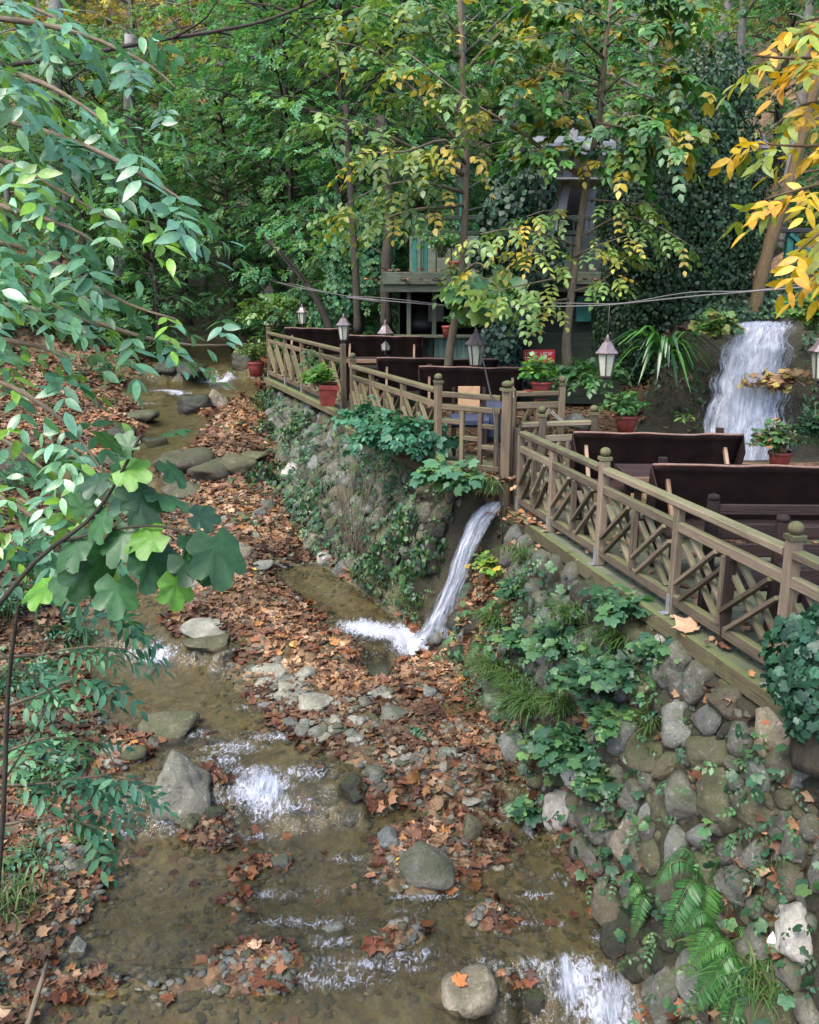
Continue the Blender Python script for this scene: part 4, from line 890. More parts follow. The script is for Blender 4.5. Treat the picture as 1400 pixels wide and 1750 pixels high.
mb.build('plank_wall', M['green_wood'], ki, True)
xa = kp(742, 560)[0]; zc = kp(800, 577)[2]; mb = MB(); k = 0; x = xa
while x < xs_ - .02: mb.bar((x + .04, KY - .02 + (k % 2) * .006, zf), (x + .04, KY - .02 + (k % 2) * .006, zc), .076, .022, (0, 1, 0)); x += .08; k += 1
mb.build('counter_front', M['teal_wood'], ki, True)
mb = MB(); mb.bar((x0, KY - .04, zc + .03), (xs_, KY - .04, zc + .03), .30, .045); mb.build('counter', M['cabin_wood'], ki, True)
mb = MB(); xx = x0
while xx < xa - .03: mb.bar((xx + .05, KY - .01, zf), (xx + .05, KY - .01, zc), .095, .022, (0, 1, 0)); xx += .1
mb.build('lower_boards', M['green_wood'], ki, True)
for px in (699, 742, 862): xk = kp(px, 560)[0]; mb = MB(); mb.bar((xk, KY - .06, zc + .05), (xk, KY - .06, zr), .075, .075, (0, 1, 0)); mb.build('column', M['cabin_wood'], ki, True)
mb = MB(); xl0 = kp(655, 500)[0]; mb.bar((xl0, KY - .35, zr + .04), (x1 + .2, KY - .35, zr + .04), .05, .12); mb.bar((xl0, KY - .30, kp(700, 474)[2]), (x1 + .2, KY - .30, kp(700, 474)[2]), .06, .17); mb.build('eave_beam', M['cabin_wood'], ki, True)
mb = MB()
for i in range(20): yy = KY - .33 + i * .16; mb.bar((xl0, yy, zr + .125), (x1 + .2, yy, zr + .125), .155, .035)
mb.build('roof', M['cabin_wood'], ki, True)
mb = MB(); px_ = kp(722, 560)[0]; mb.lathe([(.05, 0), (.26, .02), (.34, .12), (.28, .26), (.10, .34), (.09, .6)], (px_, KY + .9, zc + .05), 14); mb.build('stove', M['black_iron'], ki, True)
mb = MB(); a = kp(735, 545)[0]
for i in range(8): mb.bar((a + i * .035, KY + .55 + (i % 2) * .012, zc + .25), (a + i * .035, KY + .55 + (i % 2) * .012, zr - .25), .034, .012, (0, 1, 0))
mb.build('curtain', M['plank'], ki, True)
# railing, teal posts and white awning of the upper storey
up = empty('upper_house', (1.8, KY + 2, zr + .15)); tag(up, 'pale house with a white awning and teal posts above the kiosk', 'house')
zu = zr + .15; yb = KY + .25
mb = MB()
for z in (kp(900, 372, yb)[2], kp(900, 398, yb)[2]): mb.bar((kp(705, 400, yb)[0], yb, z), (kp(1110, 400, yb)[0], yb, z), .05, .07)
for px in range(720, 1110, 26): x = kp(px, 400, yb)[0]; mb.bar((x, yb, zu), (x, yb, kp(900, 372, yb)[2]), .025, .025, (0, 1, 0))
mb.build('balustrade', M['green_wood'], up, True)
for px, top in ((709, 372), (727, 378), (790, 330)): x = kp(px, 400, yb)[0]; mb = MB(); mb.bar((x, yb + .08, zu), (x, yb + .08, kp(px, top, yb)[2]), .09, .09, (0, 1, 0)); mb.build('post', M['teal'], up, True)
mb = MB(); mb.bar((kp(700, 400, yb)[0], yb + 1.6, zu + .42), (kp(1110, 400, yb)[0], yb + 1.6, zu + .42), .06, .84); mb.build('base_wall', M['cabin_wood'], up, True)
yw = yb + 1.7; mb = MB(); xw0, xw1 = kp(912, 300, yw)[0], kp(1075, 300, yw)[0]
for a, b in ((xw0, xw0 + .55), (xw0 + 1.0, xw0 + 1.18), (xw1 - .2, xw1)): mb.box(((a + b) / 2, yw, (zu + kp(900, 300, yw)[2]) / 2 + .2), (b - a, .12, kp(900, 300, yw)[2] - zu - .4))
mb.build('wall', M['awning_under'], up, True)
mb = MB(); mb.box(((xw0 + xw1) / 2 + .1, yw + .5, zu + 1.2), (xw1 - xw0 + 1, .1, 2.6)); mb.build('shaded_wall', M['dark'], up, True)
mb = MB(); za = kp(950, 246, yb)[2]; zl_ = kp(950, 268, yb)[2]; xa0, xa1 = kp(918, 250, yb)[0], kp(1052, 250, yb)[0]
mb.add([(xa0, yb, za), (xa1, yb, za), (xa1 + .2, yb + 1.7, za + .35), (xa0 - .1, yb + 1.7, za + .35), (xa0, yb, za + .03), (xa1, yb, za + .03), (xa1 + .2, yb + 1.7, za + .38), (xa0 - .1, yb + 1.7, za + .38)], [[3, 2, 1, 0], [4, 5, 6, 7], [0, 1, 5, 4], [1, 2, 6, 5], [2, 3, 7, 6], [3, 0, 4, 7]])
mb.box(((xa0 + xa1) / 2, yb - .02, (za + zl_) / 2 + .02), (xa1 - xa0, .03, za - zl_)); mb.build('awning', M['awning'], up, True)
mb = MB(); mb.box(((xa0 + xa1) / 2 + .05, yb + .85, zl_ - .33), (xa1 - xa0 - .15, 1.5, .03)); mb.build('ceiling', M['awning_under'], up, True)
mb = MB(); mb.bar(kp(950, 340, yb + .5) + [0, 0, -1.2], kp(985, 200, yb + .5), .14, .14, (0, 1, 0)); mb.build('column', M['awning_under'], up, True)
# sign on the kiosk wall
sg_ = empty('sign', kp(922, 610)); tag(sg_, 'small red sign with two rows of white lettering on the dark kiosk wall', 'sign'); c0 = kp(921, 609, KY - .09)
mb = MB(); mb.box(c0, (.56, .015, .23), 0, .05); mb.build('board', M['sign'], sg_, True); mb = MB()
for row, (n, w0) in enumerate(((11, .5), (9, .38))):
    for i in range(n):
        if row == 0 and i == 5: continue
        xg = c0[0] - .27 + .045 + i * .045; zg = c0[2] + .05 - row * .085; h = .05 if (row == 0 or i == 0) else .034
        mb.box((xg - .012, c0[1] - .011, zg), (.009, .004, h)); mb.box((xg, c0[1] - .011, zg + h * .38 * (1 if i % 3 else -1)), (.026, .004, .009)); 
        if i % 2: mb.box((xg + .012, c0[1] - .0115, zg), (.009, .004, h))
mb.build('lettering', M['white'], sg_, True)
mb = MB(); q = kp(998, 528, KY - .12); mb.box(q, (.26, .03, .42)); tag(mb.build('panel', M['teal']), 'plain teal panel hung on the kiosk behind the slim pale trunk', 'panel')
# ---------------------------------------------------------------- teal frame and posts on the right slope
tf = empty('teal_railing', P(1330, 430, 13.2)); tag(tf, 'teal metal railing with diagonal braces on the slope above the waterfall', 'railing')
for a, b, w in (((1277, 262), (1262, 462), .10), ((1352, 396), (1340, 470), .10), ((1362, 400), (1358, 450), .05), ((1428, 396), (1425, 470), .1)):
    mb = MB(); mb.bar(P(*b, 13.0) - [0, 0, .5], P(*a, 13.0), w, w, (0, 1, 0)); mb.build('post', M['teal'], tf, True)
mb = MB(); mb.bar(P(1190, 394, 13.0), P(1480, 394, 12.9), .06, .06); mb.bar(P(1250, 411, 13.02), P(1480, 411, 12.92), .03, .03); mb.build('rail', M['black_iron'], tf, True)
mb = MB(); mb.bar(P(1268, 404, 12.94), P(1312, 452, 12.94), .045, .045, (0, 1, 0)); mb.bar(P(1350, 400, 12.94), P(1405, 450, 12.94), .05, .05, (0, 1, 0)); mb.build('brace', M['teal'], tf, True)
# ================================================================ POTS
def pot(label, loc, r, h, square=False, tilt=0, group='red flower pots', mat='clay'):
    root = empty('flower_pot', loc); tag(root, label, 'pot', group); mb = MB(); k, ro, sm = (4, math.pi / 4, False) if square else (20, 0, True); q = 1.25 if square else 1
    mb.lathe([(r * .70 * q, 0), (r * .97 * q, h * .80), (r * .97 * q, h * .81), (r * 1.08 * q, h * .82), (r * 1.08 * q, h), (r * .95 * q, h), (r * .93 * q, h * .9)], (0, 0, 0), k, ro, sm); mb.build('body', M[mat], root)
    mb = MB(); mb.lathe([(r * .2, h * .9), (r * .9 * q, h * .91)], (0, 0, 0), k, ro, sm); mb.build('soil', M['soil'], root); root.rotation_euler = (tilt, tilt * .6, .2); return root
p = P(559, 692, 12.95); pot('square red pot hung outside the fence below the tall lamp post', p, .15, .32, True, .12)
p = P(438, 643, 18.4); pot('red pot standing on the ground at the end of the far fence', p, .17, .30)
p = P(1069, 738, 10.45); pot('red pot on the deck corner behind the big cloth backed bench', p, .13, .2)
p = P(1331, 800, 10.1); pot('red pot at the foot of the tall waterfall', p, .13, .2)
p = P(925, 676, 10.0); pot('dark red pot behind the braced railing, under the bright round leaved plant', p, .12, .16)
p = P(903, 676, 9.9); pot('little red saucer pot standing on the braced railing', p, .055, .06)
p = P(925, 694, 10.1); pot('small red pot hanging below the braced railing rail', p, .08, .07)
p = P(766, 578, 14.6); pot('small bright red pot hanging by the leaning slim trunk', p, .10, .2)
p = P(779, 468, 15.3); pot('red pot on the kiosk roof edge behind the slim trunk', p, .12, .2)
p = P(983, 728, 10.3); mb = MB(); mb.lathe([(.14, 0), (.15, .02), (.13, .08), (.08, .13), (.02, .15)], p, 16); tag(mb.build('lid', M['blue_stone']), 'grey green dome shaped lid behind the short grey railing', 'lid')
mb = MB()
for o in (0, .03): mb.tube([P(932, 694, 10.0) + [o, 0, 0], P(940, 703, 9.9) + [o, 0, 0], P(953, 716, 9.8) + [o, 0, 0], P(964, 722, 9.72) + [o, 0, 0]], .008, 6)
tag(mb.build('wire', M['rope']), 'pale doubled wire looped over the short grey railing', 'wire')
# big fallen leaf on the deck ledge, orange leaf on a boulder, stick, paper scrap
lc = LC(); g = railp(5.75, .07, DZ + .03); lc.leaves(LOB[0], [g], [(-.55, .8, .1)], [(.1, -.25, 1)], [.21], [(.40, .26, .16)]); tag(lc.build('fallen_leaf', M['leaf_dead']), 'large pale brown plane leaf lying over the deck ledge', 'leaf')
rb = next(o for o in bpy.data.objects if o.get('label', '').startswith('pale flat topped boulder')); g = np.array(rb.location) + [-.06, -.06, max(v.co.z for v in rb.data.vertices if abs(v.co.x + .3) < .25 and abs(v.co.y + .3) < .25) * rb.scale[2] + .012]; lc = LC(); lc.leaves(LOB[3], [g], [(.4, .3, .0)], [(0, -.2, .9)], [.11], [(.45, .16, .05)]); tag(lc.build('fallen_leaf', M['leaf_dead']), 'orange leaf lying on the pale flat topped boulder', 'leaf')
mb = MB(); a = G(60, 1752); b = G(82, 1660); mb.tube([a + [0, -.1, .05], (a + b) / 2 + [.01, 0, .1], b + [0, 0, .06]], [.018, .016, .012], 8); tag(mb.build('stick', M['bark_tan']), 'bare grey stick leaning on the bottom left shore', 'stick')
g = G(1304, 1612) + [-.02, -.12, .08]; lc = LC(); lc.leaves(OV, [g], [(.2, 0, 1)], [(0, -1, .3)], [.085], [(.8, .8, .82)]); tag(lc.build('paper_scrap', M['leaf_dead']), 'small white paper scrap caught in grass beside the white boulder', 'paper')
# extra fallen leaves on boards and roofs
lc = LC()
def drop(n, pts, sz=.09):
    i = rng.integers(0, len(pts), n); q = np.array(pts)[i] + rng.normal(0, 1, (n, 3)) * [.16, .16, 0]; a = rng.uniform(0, 6.28, n)
    T = LOB[rng.integers(4)]; lc.leaves(T, q + np.stack([0*a, 0*a, rng.uniform(0.01, .045, n)], 1), np.stack([np.cos(a), np.sin(a), 0*a], 1), UP + rng.normal(0, .35, (n, 3)), rng.uniform(.6, 1.1, n) * sz, pal(DEAD, n))
drop(90, [railp(y, .1, DZ) for y in (9.1, 9.0, 8.8, 8.7)], .08); drop(40, [railp(y, .12, DZ) for y in np.arange(8.6, 3.5, -.1)], .05)
drop(500, [(x, y, DZ) for x in np.arange(1.9, 4.6, .35) for y in np.arange(3.6, 9.2, .4) if x > 1.3 + .25 * (9.3 - y)], .1)
drop(90, [fg(s, 2.41) for s in np.arange(.25, .75, .08)], .08); drop(150, [(x, KY - .3, zr + .15) for x in np.arange(xl0, x1, .15)], .09)
drop(60, [(x, KY - .2, kp(700, 474)[2] + .09) for x in np.arange(xl0, x1, .2)], .09)
tag(lc.build('deck_leaves', M['leaf_dead']), kind='stuff')
# ================================================================ PLANTS
def curve(pts, n=12):
    "smooth polyline through world points"
    p = np.array(pts, float); k = len(p)
    if k == 2: t = np.linspace(0, 1, n)[:, None]; return p[0] * (1 - t) + p[1] * t
    q = np.concatenate([[2 * p[0] - p[1]], p, [2 * p[-1] - p[-2]]]); out = []
    for i in range(k - 1):
        a, b, c, d = q[i:i + 4]; m_ = max(2, n // (k - 1))
        for t in np.linspace(0, 1, m_, endpoint=(i == k - 2)): out.append(.5 * ((2*b) + (c-a)*t + (2*a-5*b+4*c-d)*t*t + (3*b-a-3*c+d)*t**3))
    return np.array(out)
def along(pts, n, lo=.15, hi=1.):
    "n random points and directions along a polyline"
    L = np.concatenate([[0], np.cumsum(np.linalg.norm(np.diff(pts, axis=0), axis=1))]); s = np.sort(rng.uniform(lo, hi, n)) * L[-1]
    q = np.stack([np.interp(s, L, pts[:, j]) for j in range(3)], 1); e = np.stack([np.interp(np.minimum(s + .02 * L[-1], L[-1]), L, pts[:, j]) for j in range(3)], 1); b = np.stack([np.interp(np.maximum(s - .02 * L[-1], 0), L, pts[:, j]) for j in range(3)], 1)
    return q, nrm(e - b), s / L[-1]
def upn(n, j=.3): return nrm(UP + rng.normal(0, j, (n, 3)))
def spread_dirs(d, side=.9, fw=.6, dn=.15):
    n = len(d); s = nrm(np.cross(d, UP)) * np.where(np.arange(n) % 2, 1, -1)[:, None]; return nrm(d * fw + s * side * rng.uniform(.5, 1.2, (n, 1)) + np.array([0, 0, -dn]) + rng.normal(0, .22, (n, 3)))
G1 = [(.035, .095, .045), (.045, .12, .05), (.03, .085, .05), (.06, .15, .05)]           # blue green to mid green
G2 = [(.018, .055, .028), (.024, .07, .032), (.03, .085, .035), (.016, .045, .028)]       # dark
YG = [(.22, .28, .06), (.15, .25, .065), (.28, .29, .055), (.12, .22, .065), (.42, .31, .045), (.17, .26, .07), (.13, .23, .06)]
YEL = [(.55, .38, .025), (.48, .30, .02), (.40, .34, .03), (.58, .30, .03), (.22, .25, .04)]
LIME = [(.16, .30, .03), (.12, .26, .035), (.09, .20, .035)]
IVY = [(.012, .036, .014), (.016, .046, .016), (.024, .065, .022), (.012, .034, .018), (.03, .07, .025)]
def tree_obj(name, label, base, trunk_tubes, lc, bark, leafm, cat='tree', group=None):
    root = empty(name, base); tag(root, label, cat, group); mb = MB()
    for pts, r in trunk_tubes: mb.tube(pts, r, 7)
    mb.build('trunk' if cat == 'tree' else 'stems', M[bark], root, True)
    lc.build('crown' if cat == 'tree' else 'leaves', M[leafm], root); return root
# ---------------------------------------------------------------- background trees: kinds built once, then copied
def proto_tree(name, h, R, c0, cols, seed, leaf=.12, k=4, bark='bark_dark', dens=1., layered=.8, leafm='leaf_far', lean=0):
    r = np.random.default_rng(seed); lc = LC(); tubes = []
    tz = np.linspace(0, h, 14); wob = np.cumsum(r.normal(0, .05, (14, 2)), 0); tr = np.stack([wob[:, 0] + lean * tz, wob[:, 1], tz], 1); tr0 = tr[0].copy(); tr -= tr0 * [1, 1, 0]
    tubes.append((tr, np.linspace(.15 * h / 10, .025, 14))); nl = int(46 * dens)
    for i in range(nl):
        t = c0 + (1 - c0) * (i + r.random()) / nl; b = np.array([np.interp(t * h, tz, tr[:, j]) for j in range(3)]); a = i * 2.4 + r.normal(0, .4)
        prof = math.sin(math.pi * min(1, (1 - t) / (1 - c0) * .72 + .2)); Lb = R * prof * r.uniform(.6, 1.15); d = np.array([math.cos(a), math.sin(a), r.uniform(.0, .45)]); 
        e = b + d * Lb + [0, 0, -.12 * Lb]; mid = (b + e) / 2 + [0, 0, .12 * Lb] + r.normal(0, .08, 3); p = curve([b, mid, e], 9); tubes.append((p, np.linspace(.012 + .018 * Lb / R * 2, .006, len(p))))
        n = int(26 * dens * max(.3, Lb / R)); q, dd, s = along(p, n, .25); sp = spread_dirs(dd, .9, .5, .1)
        q2 = q + sp * (r.uniform(.05, .5, (n, 1)) * Lb * .45) + r.normal(0, .10, (n, 3)) * [1, 1, .6]
        nn = nrm(UP * layered + r.normal(0, .35, (n, 3))); c = pal(cols, n) * (r.uniform(.7, 1.35))
        lc.pinnate(QUAD, q2, sp, nn, leaf * 2.6, k, leaf * r.uniform(.85, 1.2, n), c, droop=.3, var=.2)
    root = empty(name, (0, 0, 0)); mb = MB()
    for p, q in tubes: mb.tube(p, q, 6)
    mb.build('trunk', M[bark], root); link('crown', lc.mesh('crown', M[leafm]), root); return root
DK = [(.06, .18, .085), (.08, .22, .10), (.10, .24, .10), (.14, .25, .09)]
PR = dict(
  dark=proto_tree('tree', 10, 3.0, .05, DK, 1, .105, k=5, dens=1.45), dark2=proto_tree('tree', 9, 2.6, .05, [(.065, .19, .09), (.09, .235, .10), (.13, .26, .10)], 2, .10, k=5, dens=1.4),
  mid=proto_tree('tree', 11, 3.2, .2, [(.09, .22, .08), (.13, .26, .08), (.20, .27, .07), (.09, .19, .07)], 3, .13, bark='bark_pale'),
  gold=proto_tree('tree', 12, 3.4, .22, [(.55, .38, .10), (.62, .46, .18), (.42, .36, .10), (.60, .38, .15), (.28, .30, .09)], 4, .14, bark='bark_pale', dens=.85),
  bare=proto_tree('tree', 12, 2.6, .3, [(.20, .17, .09), (.25, .17, .09), (.12, .13, .06)], 6, .10, bark='bark_pale', dens=.42))
BG = [  # kind, px, Y, scale, spin, label
 ('dark', 500, 21.5, 1.0, .2, 'dark trunked tree beyond the fence, left of the yellow green slim tree'),
 ('dark', 395, 23, .70, 2.1, 'dark green tree over the far stream, left of the dark trunked one'),
 ('dark2', 320, 25, .72, 4.0, 'dark green tree above the far leaf bank'),
 ('dark2', 445, 26, .85, 5.2, 'dark green tree deeper in the wood behind the far stream'),
 ('dark', 585, 19.2, .85, 3.3, 'dark leafy tree at the left corner of the kiosk'),
 ('dark2', 650, 20.5, 1.0, 1.2, 'dark leafy tree close behind the kiosk corner'),
 ('mid', 215, 27, .6, .9, 'pale trunked tree rising from the left bank'),
 ('mid', 85, 31, .9, 2.7, 'pale trunked tree at the upper left behind the near leaves'),
 ('dark2', 250, 30, .7, .5, 'green tree between the two pale trunked trees'),
 ('dark', 150, 23, .7, 1.9, 'low green tree on the left bank slope'),
 ('mid', 20, 24, .7, 4.4, 'green tree at the left edge behind the near branches'),
 ('dark', 560, 29, 1.2, 2.2, 'tall dark tree behind the yellow green slim tree'),
 ('dark2', 720, 25, 1.25, 3.0, 'tall dark tree behind the kiosk roof'),
 ('dark', 840, 27, 1.25, .1, 'tall dark tree behind the white awning'),
 ('mid', 960, 25, 1.15, 1.7, 'mid green tree above the white awning'),
 ('mid', 1080, 22, 1.0, 3.9, 'mid green tree above the ivy covered trunk'),
 ('bare', 1230, 22, .9, 2.4, 'thin grey tree with sparse leaves on the upper right slope'),
 ('bare', 1330, 20, .9, 5.0, 'sparse grey tree at the upper right behind yellow leaves'),
 ('bare', 1150, 28, 1.1, .8, 'sparse tree high on the right slope'),
 ('dark2', 1300, 26, 1.0, 1.1, 'dark tree high on the right slope'),
 ('dark2', 270, 21.5, .62, 3.6, 'low bushy tree on the bank above the far waterfall'), ('dark', 200, 25.5, .7, .4, 'bushy green tree on the upper left bank'), ('dark2', 480, 24, .8, 1.4, 'bushy tree filling the gap beyond the fence end'), ('mid', 350, 27, .7, 3.1, 'light green tree deep in the wood above the stream'), ('mid', 150, 25, .6, 5.8, 'light green tree on the left slope'), ('mid', 620, 24, 1.1, .6, 'light green tree behind the dark leafy kiosk trees'), ('mid', 780, 22.5, 1.05, 2.2, 'light green tree just behind the kiosk'), ('dark2', 1010, 20.5, .8, 4.9, 'green tree at the back corner of the house'),
 ('gold', 270, 28, 1.15, .3, 'golden tree at the top left beyond the dark trees'),
 ('gold', 130, 29, 1.2, 1.5, 'golden tree farthest left on the sunny slope'),
 ('gold', 400, 28.5, 1.15, 2.9, 'golden tree above the dark trees near the top'),
 ('gold', 560, 33, 1.25, 4.1, 'golden tree behind the tall dark tree'),
 ('mid', 700, 36, 1.2, 5.5, 'green tree on the back slope above the kiosk'),
 ('mid', 40, 40, 1.2, .7, 'green tree on the far left slope'), ('gold', 20, 32, 1.2, 3., 'golden tree leaning in from the left edge'),
 ('mid', 870, 36, 1.3, 2.5, 'green tree on the back slope right of the kiosk'), ('bare', 1050, 38, 1.2, 4.5, 'sparse tree on the back slope at the top'),
 ('dark', 1450, 19, .9, .2, 'dark tree past the right edge'), ('mid', 1200, 36, 1.3, 3.6, 'green tree on the back slope at the upper right'),
]
used = set()
for kind, px, Y, sc, rz, lab in BG:
    x = P(px, 485, Y)[0]; o = PR[kind] if kind not in used else copy_tree(PR[kind]); used.add(kind)
    o.location = (x, Y, TT(x, Y) - .1); o.scale = (sc, sc, sc * random.uniform(.92, 1.1)); o.rotation_euler = (0, 0, rz); tag(o, lab, 'tree', 'trees of the wood')
# far wood: one loose mass of leaves on the back slope
lc = LC(); n = 42000; xs = rng.uniform(-34, 34, n); ys = 40 + 26 * rng.random(n); z = terr(xs, ys)[0]; cl = vn(xs * .35, ys * .35, 5); z = z + rng.uniform(0, 1, n) ** .8 * (2 + 7 * cl)
c = pal([(.10, .13, .05), (.05, .10, .04), (.30, .22, .09), (.40, .28, .10), (.16, .16, .07)], n) * (.6 + .8 * vn(xs * .5, ys * .5 + z, 8))[:, None]
lc.leaves(QUAD, np.stack([xs, ys, z], 1), sph(n), upn(n, .6), rng.uniform(.3, .6, n), c); tag(lc.build('far_woods', M['leaf_far']), kind='stuff')
# undergrowth over the banks and slope behind
lc = LC(); n = 24000; xs = rng.uniform(-17, 10, n); ys = 19.5 + 16 * rng.random(n) ** 1.2; z, dd, dl, d, t = terr(xs, ys); k = (dd > .1) & (vn(xs * .7, ys * .7, 12) > .30) & ~((xs > -1) & (xs < 4.5) & (ys < 20)); m_ = k.sum()
q = np.stack([xs[k], ys[k], z[k] + rng.uniform(.05, 1., m_) * vn(xs[k] * .7, ys[k] * .7, 12) * 2.1], 1); a = rng.uniform(0, 6.28, m_)
lc.pinnate(QUAD, q, np.stack([np.cos(a), np.sin(a), .2 + 0*a], 1), upn(m_, .4), .34, 4, .13, pal(DK + G1, m_), var=.2); tag(lc.build('undergrowth', M['leaf_far']), kind='stuff')
# ---------------------------------------------------------------- slim trees on the terrace
def px_curve(pts, n=16): return curve([P(*p) for p in pts], n)
def leafy(lc, pts, n, cols, L=.34, k=4, ls=.10, lo=.2, T=OV, droop=.35, out=.5, var=.16, sides=.9, nj=.35, fw=.6):
    q, d, s = along(pts, n, lo); sp = spread_dirs(d, sides, fw, .25); q = q + sp * rng.uniform(0, out, (n, 1)); lc.pinnate(T, q, sp, upn(n, nj), L, k, ls * rng.uniform(.8, 1.2, n), pal(cols, n), droop=droop, var=var)
lc = LC(); Y1 = 13.0; tr = px_curve([(765, 640, Y1), (770, 590, Y1), (785, 500, Y1), (793, 400, Y1), (796, 250, Y1), (790, 120, Y1), (785, -60, Y1)], 26)
tubes = [(tr, np.linspace(.068, .04, len(tr)))]
BR = [[(796, 260, 13), (720, 170, 12.6), (640, 90, 12.2), (560, 70, 11.8)], [(794, 300, 13), (700, 250, 12.4), (610, 210, 11.8), (530, 190, 11.4)], [(794, 330, 13), (720, 310, 12.6), (650, 320, 12.2), (590, 350, 11.9)], [(792, 200, 13), (700, 130, 13), (620, 60, 12.8), (540, 20, 12.6)],
      [(790, 100, 13), (700, 40, 12.6), (600, 10, 12.2)], [(795, 350, 13), (700, 360, 12.4), (640, 380, 12.1), (590, 370, 11.9)], [(796, 280, 13), (760, 240, 12.2), (690, 260, 11.6), (610, 260, 11.2)], [(790, 130, 13), (850, 60, 12.6), (900, 30, 12.2)], [(785, 60, 13), (740, 10, 12.6), (690, -20, 12.2)],
      [(788, 470, 13), (815, 450, 12.3), (835, 460, 11.8)]]
for b in BR:
    p = px_curve(b, 10); tubes.append((p, np.linspace(.03, .006, len(p)))); n = 30
    leafy(lc, p, n, YG + [(.10, .17, .05)] * 3, .40, 3, .125, .12, OV, .4, .35)
tree_obj('slim_tree', 'leaning slim tree with yellow green leaves rising through the terrace', tr[0], tubes, lc, 'bark_tan', 'leaf')
lc = LC(); Y2 = 11.6; tr = px_curve([(977, 658, Y2), (968, 600, Y2), (972, 540, Y2), (985, 440, Y2), (998, 340, Y2), (1012, 260, Y2), (1028, 180, Y2), (1035, 80, Y2), (1050, -40, Y2)], 30)
tubes = [(tr, np.concatenate([np.linspace(.082, .052, 6), np.linspace(.052, .022, len(tr) - 6)]))]
long_b = px_curve([(998, 300, 11.6), (950, 275, 11.5), (890, 225, 11.4), (800, 170, 11.3), (690, 85, 11.2)], 16); tubes.append((long_b, np.linspace(.035, .010, len(long_b))))
leafy(lc, long_b, 34, YG, .36, 3, .115, .3, OV, .4, .35)
for b in ([(985, 420, 11.6), (930, 400, 11.2), (880, 390, 10.9), (820, 400, 10.7)], [(990, 380, 11.6), (940, 360, 11.3), (900, 370, 11.1)], [(978, 470, 11.6), (930, 480, 11.2), (880, 490, 10.9), (840, 500, 10.7)], [(980, 440, 11.6), (1020, 420, 11.2), (1080, 400, 10.9)], [(975, 500, 11.6), (1030, 480, 11.2), (1070, 440, 10.9)], [(985, 410, 11.6), (1060, 370, 11.3), (1130, 390, 11.), (1180, 420, 10.8)], [(1000, 340, 11.6), (1060, 345, 11.2), (1120, 350, 11)], [(976, 480, 11.6), (940, 440, 11.1), (900, 430, 10.8)], [(976, 510, 11.6), (920, 520, 11.2), (890, 535, 11)]):
    p = px_curve(b, 10); tubes.append((p, np.linspace(.016, .005, len(p)))); leafy(lc, p, 17, YG, .30, 3, .095, .25, OV, .4, .25)
MG = [(.06, .17, .04), (.08, .20, .045), (.05, .14, .05), (.13, .20, .04), (.33, .26, .03), (.07, .15, .06)]
for b in ([(1028, 180, 11.6), (1080, 160, 11.2), (1140, 180, 10.9), (1190, 220, 10.7)], [(1030, 160, 11.6), (1090, 110, 11.2), (1160, 120, 10.8), (1220, 150, 10.6)], [(1030, 140, 11.6), (970, 120, 11.2), (910, 140, 10.9), (860, 150, 10.7)], [(1033, 100, 11.6), (980, 60, 11.2), (920, 60, 10.9), (850, 80, 10.7)], [(1035, 80, 11.6), (1090, 40, 11.2), (1150, 40, 10.9)], [(1040, 40, 11.6), (980, 10, 11.2), (900, 0, 10.9)], [(1040, 30, 11.6), (1100, -10, 11.2), (1180, 0, 11)], [(1020, 210, 11.6), (1070, 220, 11.2), (1120, 240, 10.9)], [(1010, 260, 11.6), (960, 250, 11.2), (905, 260, 10.9)], [(1012, 250, 11.6), (1050, 260, 11.2), (1080, 280, 11.)], [(1028, 170, 11.6), (1060, 200, 10.9), (1110, 200, 10.5), (1160, 250, 10.3)], [(1015, 230, 11.6), (960, 200, 11.2), (920, 190, 11)]):
    p = px_curve(b, 10); tubes.append((p, np.linspace(.018, .005, len(p)))); q, d, s = along(p, 40, .2); sp = spread_dirs(d, .9, .5, .2); q = q + sp * rng.uniform(0, .4, (40, 1)); lc.palmate(OV, q, sp, upn(40, .3), .17, pal(MG, 40), 5, 1.2)
    leafy(lc, p, 10, MG, .32, 3, .12, .2, OV, .35, .35)
tree_obj('slim_tree', 'slim pale forked tree with bright green and yellow leaves before the white awning', tr[0], tubes, lc, 'bark_tan', 'leaf')
# maple like shoot in front of the kiosk (large pale lobed leaves)
lc = LC(); st = px_curve([(792, 490, 12.9), (815, 475, 12.3), (840, 480, 11.8), (860, 500, 11.5)], 10); n = 46; q, d, s = along(st, n, .2); sp = spread_dirs(d, .8, .5, .3); lc.leaves(LOBB, q + sp * rng.uniform(.05, .5, (n, 1)), sp + [0, -.3, -.25], upn(n, .4) + [0, -.35, 0], rng.uniform(.22, .34, n), pal([(.06, .16, .06), (.08, .19, .06), (.13, .22, .05)], n))
tree_obj('maple_shoot', 'shoot of large pale lobed leaves sprouting from the leaning slim trunk', st[0], [(st, np.linspace(.014, .005, len(st)))], lc, 'bark_tan', 'leaf_gloss', 'shrub')
